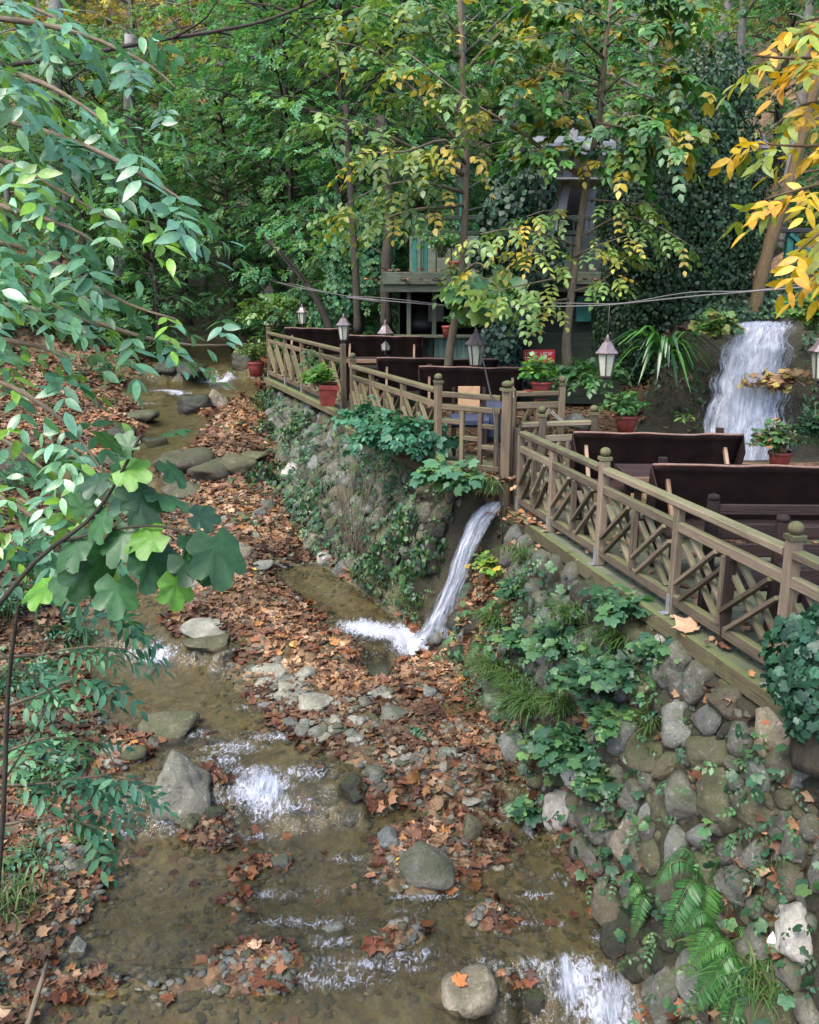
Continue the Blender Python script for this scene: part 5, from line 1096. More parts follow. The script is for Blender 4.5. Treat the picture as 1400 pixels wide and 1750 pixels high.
# ivy covered tree, dark and glossy
def ivy_blobs(name, label, blobs, n, size, trunk, cols=IVY, leafm='leaf_ivy', T=ROUND, cat='tree', bark='bark_dark'):
    lc = LC(); v = np.array([b[1] for b in blobs]) ** 2; pk = rng.choice(len(blobs), n, p=v / v.sum()); cen = np.array([b[0] for b in blobs])[pk]; rad = np.array([b[1] for b in blobs])[pk]
    d = sph(n); rr = rad * (.78 + .34 * vn(d[:, 0] * 3 + pk * 5, d[:, 1] * 3 + d[:, 2] * 3, 14) + rng.normal(0, .05, n)) ; q = cen + d * rr[:, None] * [1, 1, 1.15]
    dn = nrm(np.array([0, 0, -1.]) + rng.normal(0, .45, (n, 3)) + d * .2); lc.leaves(T, q, dn, d + rng.normal(0, .4, (n, 3)) + UP * .25, rng.uniform(.7, 1.2, n) * size, pal(cols, n, var=.35))
    return tree_obj(name, label, trunk[0], [(curve(trunk, 12), np.linspace(.16, .05, len(curve(trunk, 12))))], lc, bark, leafm, cat)
b_ = lambda px, py, r, Y=12.9: (P(px, py, Y), r)
ivy_blobs('ivy_tree', 'tall tree trunk smothered in dark glossy ivy left of the teal post', [b_(1215, 160, .55), b_(1195, 235, .72), b_(1150, 300, .85), b_(1110, 370, .75), b_(1180, 380, .95), b_(1230, 320, .6), b_(1150, 450, .9), b_(1210, 470, .75), b_(1100, 460, .6, 13.3), b_(1160, 540, .8), b_(1230, 540, .55), b_(1090, 560, .7, 13.4), b_(1250, 400, .4)], 52000, .052, [P(1180, 640, 13.2), P(1185, 400, 13.2), P(1200, 100, 13.2)])
ivy_blobs('ivy_tree', 'ivy wrapped trunk standing behind the farthest cloth backed bench', [b_(620, 470, .5, 18.8), b_(600, 420, .6, 19), b_(640, 380, .6, 19), b_(585, 500, .4, 18.8), b_(560, 540, .4, 19)], 7000, .10, [P(610, 570, 19), P(615, 400, 19), P(625, 200, 19)], DK)
ivy_blobs('ivy', 'blue green creeper hanging on the kiosk wall left of the red sign', [b_(855, 590, .38, 15.3), b_(870, 560, .3, 15.3), b_(850, 630, .35, 15.3), b_(880, 640, .25, 15.2)], 2600, .10, [P(860, 660, 15.4), P(862, 560, 15.4), P(862, 520, 15.4)], [(.02, .05, .035), (.03, .07, .05)], cat='climber')
ivy_blobs('climber', 'dark creeper draping the balcony above the kiosk', [b_(900, 320, .5, 15.3), b_(870, 370, .45, 15.3), b_(850, 430, .4, 15.2), b_(920, 440, .45, 15.2)], 3600, .10, [P(880, 470, 15.6), P(880, 400, 15.6), P(890, 300, 15.6)], [(.02, .05, .03), (.03, .07, .035), (.012, .03, .018)], cat='climber')
# trunks without a crown in view
def bare_trunk(label, pts, r0, r1, bark, twigs=0, name='tree'):
    p = px_curve(pts, 22); root = empty(name, p[0]); tag(root, label, 'tree'); mb = MB(); mb.tube(p, np.linspace(r0, r1, len(p)) * (1 + .08 * np.sin(np.arange(len(p)) * 1.7)), 10); mb.build('trunk', M[bark], root, True)
    if twigs:
        q, d, s = along(p, twigs, .3)
        for a, b in zip(q, spread_dirs(d, 1., .5, -.2)): mb = MB(); mb.tube(curve([a, a + b * .5 + rng.normal(0, .08, 3), a + b * 1.0 + rng.normal(0, .15, 3)], 7), np.linspace(.016, .003, 6) if False else np.linspace(.016, .003, len(curve([a, a + b, a + b * 2], 7))), 5); mb.build('twig', M[bark], root, True)

    return root
bare_trunk('thick leaning brown trunk above the tall waterfall', [(1284, 560, 11.9), (1300, 480, 12), (1318, 410, 12.1), (1345, 330, 12.2), (1365, 260, 12.3), (1400, 120, 12.5)], .095, .07, 'bark_brown', 4)
bare_trunk('pinkish pale stake like trunk beside the teal post', [(1282, 420, 13.4), (1290, 340, 13.4), (1300, 240, 13.4)], .09, .08, 'bark_pale')
bare_trunk('dark thin trunk leaning over the far terrace benches', [(575, 600, 18.5), (555, 540, 18.5), (520, 480, 18.6), (450, 400, 19)], .10, .05, 'bark_dark', 3)
bare_trunk('dark upright trunk just left of the kiosk', [(660, 560, 17.5), (660, 460, 17.5), (665, 350, 17.6), (650, 200, 17.8)], .11, .09, 'bark_dark', 3)
bare_trunk('dark upright trunk behind the cloth backed benches', [(612, 570, 17.6), (608, 470, 17.6), (600, 340, 17.7), (590, 180, 18)], .08, .06, 'bark_dark', 3)
bare_trunk('pale trunk half hidden at the top left', [(92, 480, 24), (95, 60, 24), (97, -60, 24)], .19, .16, 'bark_pale')
bare_trunk('mottled pale trunk behind the drooping left branches', [(205, 480, 24), (212, 330, 24), (220, 200, 24), (222, 60, 24)], .17, .12, 'bark_pale', 4)
bare_trunk('long pale limb reaching across the top left', [(-60, 120, 9), (60, 105, 9), (160, 90, 9.2), (260, 70, 9.4), (360, 55, 9.6), (470, 30, 9.8), (600, -30, 10), (700, -90, 10.2)], .026, .010, 'bark_dark', 6)
OVN = tmpl_oval(5, .195, .14, .16)
# ---------------------------------------------------------------- near left tree: drooping glossy sprays
lc = LC(); tubes = []
GL = [(.11, .26, .15), (.14, .30, .19), (.08, .21, .11), (.16, .32, .16)]
LB = [([(-120, 20, 4.4), (60, 40, 4.3), (170, 70, 4.2), (260, 115, 4.1), (300, 150, 4.0)], 16), ([(-120, 100, 4.0), (40, 130, 3.9), (140, 180, 3.8), (215, 240, 3.7)], 15), ([(-120, 170, 3.8), (60, 220, 3.6), (170, 260, 3.5), (270, 315, 3.4), (330, 355, 3.4)], 18), ([(-120, 240, 3.7), (20, 280, 3.6), (110, 330, 3.5), (190, 375, 3.4)], 15), ([(-120, 320, 3.6), (30, 360, 3.5), (120, 390, 3.4), (170, 420, 3.4)], 12),
      ([(-120, 400, 3.8), (30, 420, 3.7), (130, 470, 3.6), (220, 520, 3.5), (300, 545, 3.4)], 17), ([(-120, 470, 3.6), (0, 480, 3.5), (90, 520, 3.4), (170, 560, 3.4)], 13), ([(-120, 500, 4.2), (120, 540, 4.1), (240, 575, 4.0), (330, 590, 3.9), (420, 588, 3.8)], 12), ([(-120, 570, 3.7), (0, 580, 3.6), (90, 600, 3.5), (150, 640, 3.4)], 15), ([(-120, 640, 3.5), (-10, 650, 3.4), (70, 690, 3.3), (130, 740, 3.3), (190, 830, 3.2)], 16), ([(-120, 720, 3.4), (-20, 740, 3.4), (60, 790, 3.3), (150, 870, 3.2)], 14), ([(-100, 0, 4.6), (40, 10, 4.6), (130, 50, 4.5)], 12), ([(-100, 820, 3.5), (0, 850, 3.4), (80, 900, 3.3), (150, 960, 3.3)], 12), ([(-120, 60, 3.4), (-20, 90, 3.4), (60, 150, 3.4)], 10), ([(-120, 440, 3.3), (-30, 450, 3.3), (50, 490, 3.2)], 10)]
for b, n in LB:
    p = px_curve(b, 12); tubes.append((p, np.linspace(.016, .004, len(p)))); q, d, s = along(p, int(n * 1.05), .12); sp = spread_dirs(d, .8, .8, .25); c = pal(GL, len(q)); c[rng.random(len(q)) < .18] = (.17, .33, .04)
    lc.leaves(OVN, q[::2] + rng.normal(0, .09, q[::2].shape), spread_dirs(d[::2], .8, .8, .3), upn(len(q[::2]), .5), rng.uniform(.06, .12, len(q[::2])), c[::2] * 1.1)
    lc.pinnate(OVN, q + rng.normal(0, .05, q.shape), sp, upn(len(q), .22) + [.04, .06, 0], rng.uniform(.18, .28, len(q)), 3, .092 * rng.uniform(.8, 1.2, len(q)), c, droop=.28, var=.26)
tb = P(-330, 1500, 4.4); tb[2] = TT(tb[0], tb[1]) - .1; tk = curve([tb, P(-260, 900, 4.2), P(-210, 400, 4.0), P(-160, 0, 4.0), P(-140, -200, 4.0)], 14); tubes.append((tk, np.linspace(.10, .06, len(tk))))
for b, n in LB: tubes.append((curve([tk[np.argmin(abs(tk[:, 2] - P(*b[0])[2] + .15))], P(*b[0])], 5), np.linspace(.02, .016, 5)))
tree_obj('ash_tree', 'near tree on the left with drooping pale glossy compound leaves', tk[0], tubes, lc, 'bark_tan', 'leaf_gloss')
# fig branch with big lobed leaves
lc = LC(); st = px_curve([(-40, 1080, 3.0), (60, 960, 2.95), (150, 890, 2.9), (195, 830, 2.85), (240, 745, 2.8)], 14); st2 = px_curve([(110, 925, 2.93), (190, 905, 2.85), (280, 900, 2.8), (360, 925, 2.75)], 10)
FL = [(230, 845, 300, .1, 2.86, .15), (275, 910, 180, .2, 2.8, .14), (320, 915, 320, -.1, 2.76, .15), (180, 930, 280, -.3, 2.86, .16), (345, 935, 250, -.4, 2.75, .13), (140, 880, 110, .3, 2.9, .13), (205, 800, 20, .3, 2.84, .13), (262, 840, 20, -.35, 2.9, .19), (225, 770, 150, .5, 2.8, .12), (285, 790, -20, .2, 2.75, .12), (180, 880, 200, -.2, 2.85, .16), (145, 920, 200, .1, 2.9, .17), (215, 905, 250, -.5, 2.85, .15), (250, 935, -25, .0, 2.8, .19), (310, 945, -35, -.2, 2.78, .17), (365, 915, -40, .1, 2.74, .19), (200, 990, 270, -.5, 2.85, .17), (160, 960, 230, -.3, 2.9, .17), (190, 765, 60, .3, 2.82, .14), (300, 985, -80, -.6, 2.76, .13), (330, 880, 10, .5, 2.78, .12), (240, 860, 100, .2, 2.85, .12), (120, 980, 240, 0, 2.95, .16), (280, 740, 30, .6, 2.8, .12), (90, 1000, 200, .2, 3., .16), (180, 820, 170, .1, 2.9, .12)]
for px, py, a, up_, Y, s in FL:
    a = math.radians(a + rng.normal(0, 14)); d = np.array([[math.cos(a), rng.normal(-.2, .35), math.sin(a) - .45]]); q = P(px, py, Y)
    lc.leaves(FIG, [q], d, np.array([[.05 + rng.normal(0, .35), -.55 + rng.normal(0, .35), .75 + up_ * .4]]), [s * rng.uniform(.75, 1.)], pal([(.022, .075, .024), (.028, .09, .028), (.018, .06, .025), (.09, .24, .02), (.04, .12, .04)], 1, [.26, .26, .18, .14, .16]))
    tubes_ = None
tree_obj('fig_branch', 'fig branch with big lobed leaves hanging over the stream', st[0], [(st, np.linspace(.010, .005, len(st))), (st2, np.linspace(.006, .003, len(st2)))], lc, 'bark_dark', 'leaf', 'fig')
# yellow leaved branches at the upper right
lc = LC(); tubes = []
for b, n in (([(1560, 60, 4.2), (1440, 90, 4.1), (1360, 100, 4.0), (1290, 95, 3.9)], 12), ([(1560, 140, 4.2), (1450, 170, 4.1), (1370, 180, 4.0), (1310, 230, 4.0)], 12), ([(1560, 220, 4.1), (1460, 240, 4.0), (1380, 250, 3.9), (1300, 245, 3.9)], 10), ([(1560, 270, 3.8), (1460, 300, 3.7), (1380, 320, 3.6), (1310, 340, 3.6)], 10), ([(1560, 330, 3.5), (1470, 350, 3.4), (1410, 390, 3.4), (1365, 430, 3.4)], 9), ([(1560, 410, 3.4), (1470, 430, 3.4), (1410, 455, 3.4)], 5), ([(1560, 10, 4.2), (1450, 20, 4.2), (1360, 40, 4.1)], 8)):
    p = px_curve(b, 10); tubes.append((p, np.linspace(.012, .004, len(p)))); q, d, s = along(p, n, .25); sp = spread_dirs(d, .7, .8, .35); c = pal(YEL + [(.20, .27, .04)] * 2, n)
    lc.pinnate(OVN, q, sp, upn(n, .35) + [-.1, -.15, 0], .16, 3, .088, c, droop=.35, var=.25)
tk = curve([PZ(1800, 1000, 2.08) * [0, 0, 1] + P(1820, 1000, 4.2) * [1, 1, 0], P(1790, 700, 4.2), P(1750, 450, 4.25), P(1700, 100, 4.2)], 14); tubes.append((tk, np.linspace(.09, .06, len(tk))))
for i, (p, r_) in enumerate(list(tubes[:-1])): tubes.append((curve([tk[np.argmin(abs(tk[:, 2] - p[0][2] + .1))], p[0]], 4), np.linspace(.02, .012, 4)))
tree_obj('chestnut_tree', 'yellow leaved tree reaching in from the upper right edge', tk[0], tubes, lc, 'bark_brown', 'leaf_yellow')
# ================================================================ SMALL PLANTS
def bushy(name, label, base, R, H, n, cols, T=OV, size=.08, mode='pin', k=3, leafm='leaf', cat='shrub', group=None, dirv=(0, 0, 1), per=5, nj=.35, flat=.4, droop=.3):
    "stems fanning out from the base, leaves along them"
    base = np.array(base, float); lc = LC(); tubes = []; dv = nrm(np.array(dirv, float))
    for i in range(n):
        a = rng.uniform(0, 6.28); e = rng.uniform(.05, 1) ** .6; t = np.array([math.cos(a) * R * e, math.sin(a) * R * e, H * (1 - .55 * e * e) * rng.uniform(.55, 1.05)]); tip = base + t + dv * R * .5 * (dv[2] < .9)
        mid = base + (tip - base) * .5 + [0, 0, .18 * H] + rng.normal(0, .05 * R, 3); p = curve([base + rng.normal(0, .04, 3) * [1, 1, 0], mid, tip], 9); tubes.append((p, np.linspace(.006, .002, len(p)))); q, d, s = along(p, per, .4)
        if mode == 'pin': sp = spread_dirs(d, .8, .7, .2); lc.pinnate(T, q, sp, upn(per, nj), size * 2.4, k, size * rng.uniform(.8, 1.2, per), pal(cols, per), droop=droop, var=.18)
        elif mode == 'palm': sp = spread_dirs(d, .9, .5, .2); lc.palmate(T, q + sp * size * .6, sp, upn(per, nj), size * rng.uniform(.8, 1.2, per), pal(cols, per), 5, 1.5)
        else: sp = spread_dirs(d, 1., .5, .35); lc.leaves(T, q + sp * size * .5, sp, upn(per, nj) + dv * flat * (dv[2] < .9), size * rng.uniform(.65, 1.25, per), pal(cols, per))
    root = empty(name, base); tag(root, label, cat, group); mb = MB()
    for p, r_ in tubes: mb.tube(p, r_, 5)
    mb.build('stems', M['bark_tan'] if cat == 'shrub' else M['grass_stem'], root, True); lc.build('leaves', M[leafm], root); return root
M['grass_stem'] = plain('green_stem', (.06, .10, .03), .6, .3)
def fern(label, base, tips, w=.075, cols=((.05, .16, .035), (.04, .13, .035), (.07, .19, .04)), group='ferns', n=32, rise=.10, name='fern'):
    base = np.array(base, float); root = empty(name, base); tag(root, label, 'fern', group)
    for tip in tips:
        tip = np.array(tip, float); L = np.linalg.norm(tip - base); mid = (base + tip) / 2 + [0, 0, rise + .22 * L]; p = curve([base, mid, tip], 18); lc = LC(); q, d, s = along(p, n, .12); q = q[np.argsort(s)]
        s = np.linspace(.14, .99, n); Ls = np.concatenate([[0], np.cumsum(np.linalg.norm(np.diff(p, axis=0), axis=1))]); q = np.stack([np.interp(s * Ls[-1], Ls, p[:, j]) for j in range(3)], 1); d = nrm(np.gradient(q, axis=0)); sd_ = nrm(np.cross(d, UP)); up_ = np.cross(sd_, d)
        ln = w * L / .45 * np.sin(np.pi * np.clip(s * .80 + .16, 0, 1)) ** .8 * 1.25; c0 = np.array(cols)[rng.integers(len(cols))]
        for sg in (-1, 1): lc.leaves(PINNA, q, sd_ * sg + d * .35 - UP * .22 + rng.normal(0, .06, (n, 3)), up_ + rng.normal(0, .12, (n, 3)), ln * rng.uniform(.9, 1.1, n), c0 * rng.uniform(.8, 1.2, (n, 1)))
        a, b = lc.V, lc.F; mb = MB(); fr = lc.build('frond', M['leaf'], root); mb.tube(p, np.linspace(.004, .0012, len(p)), 5); mb.build('stalk', M['grass_stem'], fr, True)
    return root
def blades(n, base, R, L, cols, w=.006, spread=.9, droop=1.0, dirb=(0, 0, 0)):
    b = np.array(base, float) + rng.normal(0, 1, (n, 3)) * [R, R, R * .3]; a = rng.uniform(0, 6.28, n); o = np.stack([np.cos(a), np.sin(a), 0 * a], 1) * spread * rng.uniform(.3, 1, (n, 1)) + np.array(dirb); ln = L * rng.uniform(.5, 1.1, n); K = 7; t = np.linspace(0, 1, K)
    P_ = b[:, None] + ln[:, None, None] * (o[:, None] * (t ** 1.3)[None, :, None] + UP * (t - droop * .75 * t ** 2.4)[None, :, None]); sd_ = nrm(np.cross(o, UP) + 1e-4); ww = w * (1 - t ** 2)[None, :, None] * rng.uniform(.7, 1.3, (n, 1, 1)); A = P_ - sd_[:, None] * ww; B = P_ + sd_[:, None] * ww
    V = np.stack([A, B], 2).reshape(-1, 3); f = np.array([[2*i, 2*i+1, 2*i+3] for i in range(K-1)] + [[2*i, 2*i+3, 2*i+2] for i in range(K-1)]); F = (f[None] + (np.arange(n) * 2 * K)[:, None, None]).reshape(-1, 3); C_ = np.repeat(pal(cols, n, var=.3), 2 * K, 0); return V, F, C_
GRC = [(.06, .14, .035), (.08, .16, .04), (.05, .11, .03), (.12, .15, .05)]
def tuft(label, base, n=160, R=.05, L=.4, cols=GRC, group='grass tufts', **k):
    lc = LC(); V, F, C_ = blades(n, base, R, L, cols, **k); lc.tri(V, F, C_); return tag(lc.build('grass_tuft', M['grass']), label, 'grass', group)
def gp(px, py, dz=0.): g = G(px, py); return g + [0, 0, dz]
WL = (-.8, -.5, .35)
BRM = [(.035, .10, .05), (.045, .125, .055), (.03, .08, .045), (.07, .16, .06)]
# --- the stone wall's growth
bushy('shrub', 'bushy blue green shrub spilling over the terrace wall beside the gate', P(688, 782, 10.25), .68, .60, 95, [(.045, .16, .085), (.06, .20, .10), (.035, .12, .07)], OV, .12, 'palm', per=6)
bushy('shrub', 'left lobe of blue green shrub creeping below the tall lamp post', P(620, 735, 11.2), .42, .42, 36, [(.045, .16, .085), (.06, .20, .10)], OV, .10, 'palm', per=5)
bushy('hanging_plant', 'pale green lobed plant hanging under the gate step left of the small waterfall', P(785, 830, 9.3), .34, .26, 22, [(.06, .16, .09), (.08, .19, .09), (.12, .22, .07)], LOBB, .13, 'leaf', cat='plant', dirv=WL, per=5)
for px, py, R, H, n, lab in ((960, 1120, .30, .28, 16, 'broad leaved bramble low on the wall under the railing corner'), (1015, 1190, .32, .3, 18, 'thick broad leaved bramble in the middle of the near wall'), (1080, 1180, .26, .26, 14, 'broad leaved bramble right of the thick one on the near wall'), (1000, 1300, .30, .26, 16, 'bramble spreading above the right bank of the stream'), (945, 1290, .22, .2, 10, 'pale leaved bramble over the right channel'), (920, 1400, .16, .16, 7, 'drooping pale bramble tips over the stream by the wall foot'), (1070, 1060, .26, .24, 12, 'bramble just under the deck ledge'), (885, 1020, .16, .2, 7, 'plant with two broad pale leaves at the corner of the wall'), (1060, 1250, .24, .2, 10, 'bramble among the grey blue wall stones'), (1040, 1350, .22, .18, 9, 'dark bramble low on the near wall'), (900, 1110, .24, .2, 10, 'bramble between the grass tufts and the leaf pile'), (1130, 1130, .18, .18, 7, 'bramble sprig below the big brown leaf')):
    bushy('bramble', lab, gp(px, py), R * 1.1, H, int(n * 1.5), BRM + ([(.13, .24, .08)] if n < 12 else []), LOBB, .088, 'leaf', cat='bramble', group='brambles on the near wall', dirv=WL, per=7, leafm='leaf', flat=.2, nj=.45)
bushy('climber', 'small yellow green climber on the wall below the black cable', gp(845, 985), .18, .26, 14, LIME + YG, LOBB, .07, 'leaf', cat='climber', dirv=WL, per=6)
ivy_blobs('ivy', 'dark round leaved ivy over the deck edge at the right side', [(P(1370, 1105, 4.45), .17), (P(1395, 1160, 4.3), .2), (P(1350, 1160, 4.4), .12), (P(1400, 1090, 4.4), .15), (P(1385, 1215, 4.25), .13)], 1100, .052, [P(1400, 1300, 4.3), P(1390, 1200, 4.3), P(1380, 1100, 4.45)], [(.025, .085, .05), (.035, .11, .06), (.02, .06, .04)], 'leaf', LOBB, 'ivy')
for px, py, R, n, lab in ((470, 690, .35, 700, 'ivy on the bank under the end of the far fence'), (520, 740, .3, 500, 'ivy hanging in the dark gap below the hung red pot'), (455, 740, .22, 300, 'low ivy on the leaf slope below the far fence'), (450, 820, .25, 300, 'low creeping plant at the foot of the far terrace wall'), (545, 870, .25, 300, 'creeper at the wall foot above the dry stems'), (660, 970, .3, 500, 'mossy creeper on the wall left of the small waterfall'), (735, 960, .25, 420, 'moss green creeper touching the small waterfall'), (700, 900, .2, 220, 'creeper among the grey wall stones below the blue green shrub')):
    g = gp(px, py, .05); ivy_blobs('creeper', lab, [(g, R * .8), (g + [R * .8, .1, .1], R * .6), (g + [-R * .7, -.1, -.05], R * .6)], n, .075, [g - [0, 0, .2], g, g + [.05, 0, .15]], [(.025, .075, .03), (.04, .11, .035), (.02, .06, .035), (.06, .12, .03)], 'leaf', OV, 'creeper')
tuft('long drooping grass tuft over the right channel, upper one', gp(850, 1175, .12), 260, .06, .42, dirb=(-.35, -.25, 0)); tuft('long drooping grass tuft over the right channel, lower one', gp(905, 1235, .12), 300, .07, .46, dirb=(-.3, -.3, 0))
tuft('grass tuft low on the wall under the thick bramble', gp(960, 1240, .12), 220, .06, .38, dirb=(-.35, -.25, 0)); tuft('grass tuft hanging from the wall between the brambles', gp(985, 1080, .12), 180, .07, .36, dirb=(-.35, -.25, 0)); tuft('grass tuft below the upper drooping tuft by the leaf pile', gp(880, 1195, .12), 220, .06, .4, dirb=(-.3, -.3, 0)); tuft('grass tuft under the deck ledge above the grey stones', gp(1060, 1120, .1), 160, .06, .34, dirb=(-.4, -.2, 0))
tuft('grass tuft beside the small yellow green climber', gp(850, 1080, .1), 160, .06, .3, dirb=(-.3, -.2, 0)); tuft('thin grass hanging beside the corner post', P(826, 835, 9.3), 120, .09, .5, dirb=(-.1, -.2, -.3)); tuft('grass on the wall beside the grey blue stones', gp(1110, 1270, .1), 90, .04, .3, dirb=(-.4, -.2, 0))
tuft('long grass below the white boulder at the bottom right', gp(1290, 1700, .08), 240, .09, .34, dirb=(-.15, -.25, 0)); tuft('dark grass under the deck ledge by the corner', gp(900, 960, .05), 160, .1, .3, dirb=(-.3, -.2, -.2)); tuft('grass on the left shore at the bottom corner', gp(20, 1560, .05), 120, .1, .3)
tuft('pale dry grass at the wall foot by the far channel', gp(650, 985, .02), 130, .22, .26, [(.22, .19, .10), (.16, .14, .07), (.10, .12, .05)], dirb=(-.2, -.3, -.2)); tuft('grass along the rim of the pool left of the small waterfall', gp(700, 1040, .05), 150, .14, .22, dirb=(-.2, -.3, 0))
b = gp(1205, 1540, .1); fern('large fern with fronds falling over the stones at the right', b, [PP for PP in (b + [-.30, -.22, -.22], b + [-.12, -.25, -.38], b + [-.36, -.02, .0], b + [.09, -.02, .12], b + [-.02, -.2, -.34], b + [-.25, .12, .08])], .10)
b = gp(1275, 1680, .1); fern('fern at the bottom right beside the long grass', b, [b + [-.28, -.12, -.05], b + [-.24, -.16, -.14], b + [-.30, .02, .02], b + [-.10, -.2, -.2], b + [.12, -.15, -.1], b + [-.18, -.22, -.25], b + [-.36, -.1, -.22], b + [-.05, -.3, -.3]], .10)
b = gp(1235, 1640, .1); fern('middle fern between the two big ferns at the right', b, [b + [-.26, -.2, -.1], b + [-.3, -.05, .06], b + [-.1, -.26, -.22], b + [.1, -.2, .0], b + [-.2, -.25, -.2]], .09)
b = gp(1110, 1560, .08); fern('fern leaning over the brown boulder at the wall foot', b, [b + [-.2, -.1, .02], b + [-.16, -.2, -.12], b + [.06, -.2, -.06], b + [-.24, .05, .08]], .085)
b = gp(835, 1130, .1); fern('single pale fern reaching left from the grass tufts', b, [b + [-.26, -.15, -.12], b + [-.2, .0, .05], b + [-.05, -.2, -.1]], .10)
for px, py, lab in ((850, 1060, 'small fern hugging the corner of the wall'), (690, 1000, 'small fern on the wall by the waterfall pool')): b = gp(px, py, .05); fern(lab, b, [b + [-.16, -.1, .02], b + [-.1, -.14, .1], b + [.08, -.14, .05], b + [-.02, -.16, -.1]], .10)
mb = MB(); root = empty('dry_stems', gp(605, 960)); tag(root, 'clump of dry bare stems standing at the wall foot', 'stems')
for i in range(26): b = gp(602 + random.uniform(-8, 8), 962); t = P(602 + random.uniform(-45, 45), random.uniform(780, 880), b[1] - .1); mb.tube(curve([b, (b + t) / 2 + rng.normal(0, .05, 3), t], 7), np.linspace(.008, .003, 6 if False else len(curve([b, t, t + .1], 7))), 5)
mb.build('stalks', M['bark_tan'], root, True)
# --- plants round the mossy bank and tall waterfall
b = P(1132, 625, 10.9); fern('large strap leaved fern arching on the mossy bank', b, [], name='strap_fern'); root = bpy.data.objects['strap_fern']; 
for i in range(46):
    a = rng.uniform(math.pi * .7, math.pi * 2.3); L = rng.uniform(.4, .8); tip = b + np.array([math.cos(a) * L * .95, math.sin(a) * L * .5 - .05, rng.uniform(-.5, .55) * L]); p = curve([b, (b + tip) / 2 + [0, 0, .28], tip], 10); n = len(p); d = nrm(np.gradient(p, axis=0)); sd_ = nrm(np.cross(d, UP)); w = .028 * np.sin(np.pi * np.linspace(.08, .98, n)) ** .6
    V = np.stack([p - sd_ * w[:, None] + [0, 0, .012], p, p + sd_ * w[:, None] + [0, 0, .012]], 1).reshape(-1, 3); f = []
    for j in range(n - 1):
        for q in (0, 1): A = j*3+q; f += [(A, A+1, A+4), (A, A+4, A+3)]
    lc = LC(); lc.tri(V, np.array(f), pal([(.03, .10, .03), (.045, .14, .035), (.08, .22, .035), (.02, .07, .025)], 1)); lc.build('leaf', M['leaf_gloss'], root)
bushy('plant', 'leafy green plant hanging left of the tall waterfall lip', P(1225, 580, 11.0), .36, .34, 26, [(.05, .14, .035), (.10, .18, .04), (.03, .09, .035), (.20, .20, .05)], LOBB, .10, 'leaf', cat='plant', dirv=(-.2, -1, .2), per=6)
bushy('plant', 'bright green vine hanging over the right of the tall waterfall', P(1385, 565, 10.4), .45, .5, 34, [(.06, .17, .04), (.09, .21, .045), (.12, .2, .05)], LOBB, .10, 'leaf', cat='plant', dirv=(-.3, -1, .1), per=7)
bushy('plant', 'dark ivy clump at the right edge below the waterfall pot', P(1392, 760, 9.6), .32, .5, 26, G2, LOBB, .08, 'leaf', cat='plant', per=7)
bushy('plant', 'low green plant under the strap leaved fern', P(1010, 660, 11.2), .4, .35, 26, [(.04, .12, .035), (.06, .14, .04)], OV, .09, 'pin', cat='plant', per=4)
bushy('plant', 'low leafy plant at the foot of the slim pale trunk', P(955, 655, 11.7), .35, .3, 22, [(.04, .12, .035), (.07, .15, .04)], OV, .08, 'pin', cat='plant', per=4)
bushy('plant', 'small fern like plant growing in the face of the mossy bank', P(1170, 720, 10.95), .12, .14, 8, LIME, LANCE, .08, 'leaf', cat='plant', per=4)
lc = LC(); 
for px, py, n in ((1330, 650, 60), (1290, 650, 16), (1360, 640, 40)): a = rng.uniform(0, 6.28, n); lc.leaves(LOB[0], P(px, py, 10.7) + rng.normal(0, 1, (n, 3)) * [.14, .06, .05], np.stack([np.cos(a), np.sin(a), -.2 + 0*a], 1), upn(n, .5) + [0, -.4, 0], .11, pal([(.26, .18, .06), (.22, .13, .06), (.30, .24, .06), (.18, .10, .05)], n))
tag(lc.build('leaf_heap', M['leaf_dead']), 'heap of yellow brown leaves caught on a ledge of the tall waterfall', 'leaf heap', kind='stuff')
# --- what grows in the pots
def potplant(label, px, py, Y, R, H, n, cols, T=ROUND, size=.06, mode='leaf', per=7): return bushy('pot_plant', label, P(px, py, Y), R, H, n, cols, T, size, mode, cat='pot plant', group='plants in the red pots', per=per)
potplant('bright yellow green plant filling the square red pot', 545, 660, 12.95, .27, .36, 34, LIME + [(.05, .15, .035)], LOBB, .075)
potplant('yellow green plant in the red pot at the end of the far fence', 432, 617, 18.4, .42, .50, 36, [(.10, .18, .04), (.08, .15, .04), (.16, .2, .05)], OV, .10)
potplant('round leaved green plant in the pot behind the big cloth backed bench', 1064, 716, 10.4, .30, .42, 34, [(.04, .13, .045), (.06, .17, .05), (.10, .2, .05)], ROUND, .075)
potplant('tall leafy plant with wilted flowers in the pot below the tall waterfall', 1328, 778, 10.05, .30, .46, 36, [(.06, .15, .05), (.08, .18, .05), (.05, .12, .04), (.30, .17, .09)], LOBB, .075)
potplant('bright round leaved plant in the dark red pot', 922, 660, 10.0, .24, .40, 44, [(.05, .17, .03), (.08, .22, .035), (.04, .12, .03), (.18, .30, .04)], ROUND, .065)
potplant('small vine in the bright red hanging pot', 800, 560, 14.0, .30, .34, 22, [(.05, .14, .04), (.10, .2, .04)], LOBB, .12)
potplant('light green bush in the pot on the kiosk roof edge', 755, 440, 15.3, .40, .62, 44, [(.07, .19, .06), (.09, .22, .06), (.05, .14, .05)], OV, .09)
bushy('shrub', 'light green shrub behind the end of the far fence', P(470, 560, 19.5), .7, .8, 46, [(.10, .20, .05), (.13, .22, .05), (.06, .14, .04)], OV, .12, 'pin', per=4)
bushy('vine', 'thin green vine climbing the far fence above the hung red pot', P(528, 640, 13.9), .10, .55, 10, [(.05, .15, .06), (.06, .18, .07)], OV, .09, 'leaf', cat='climber', per=6)
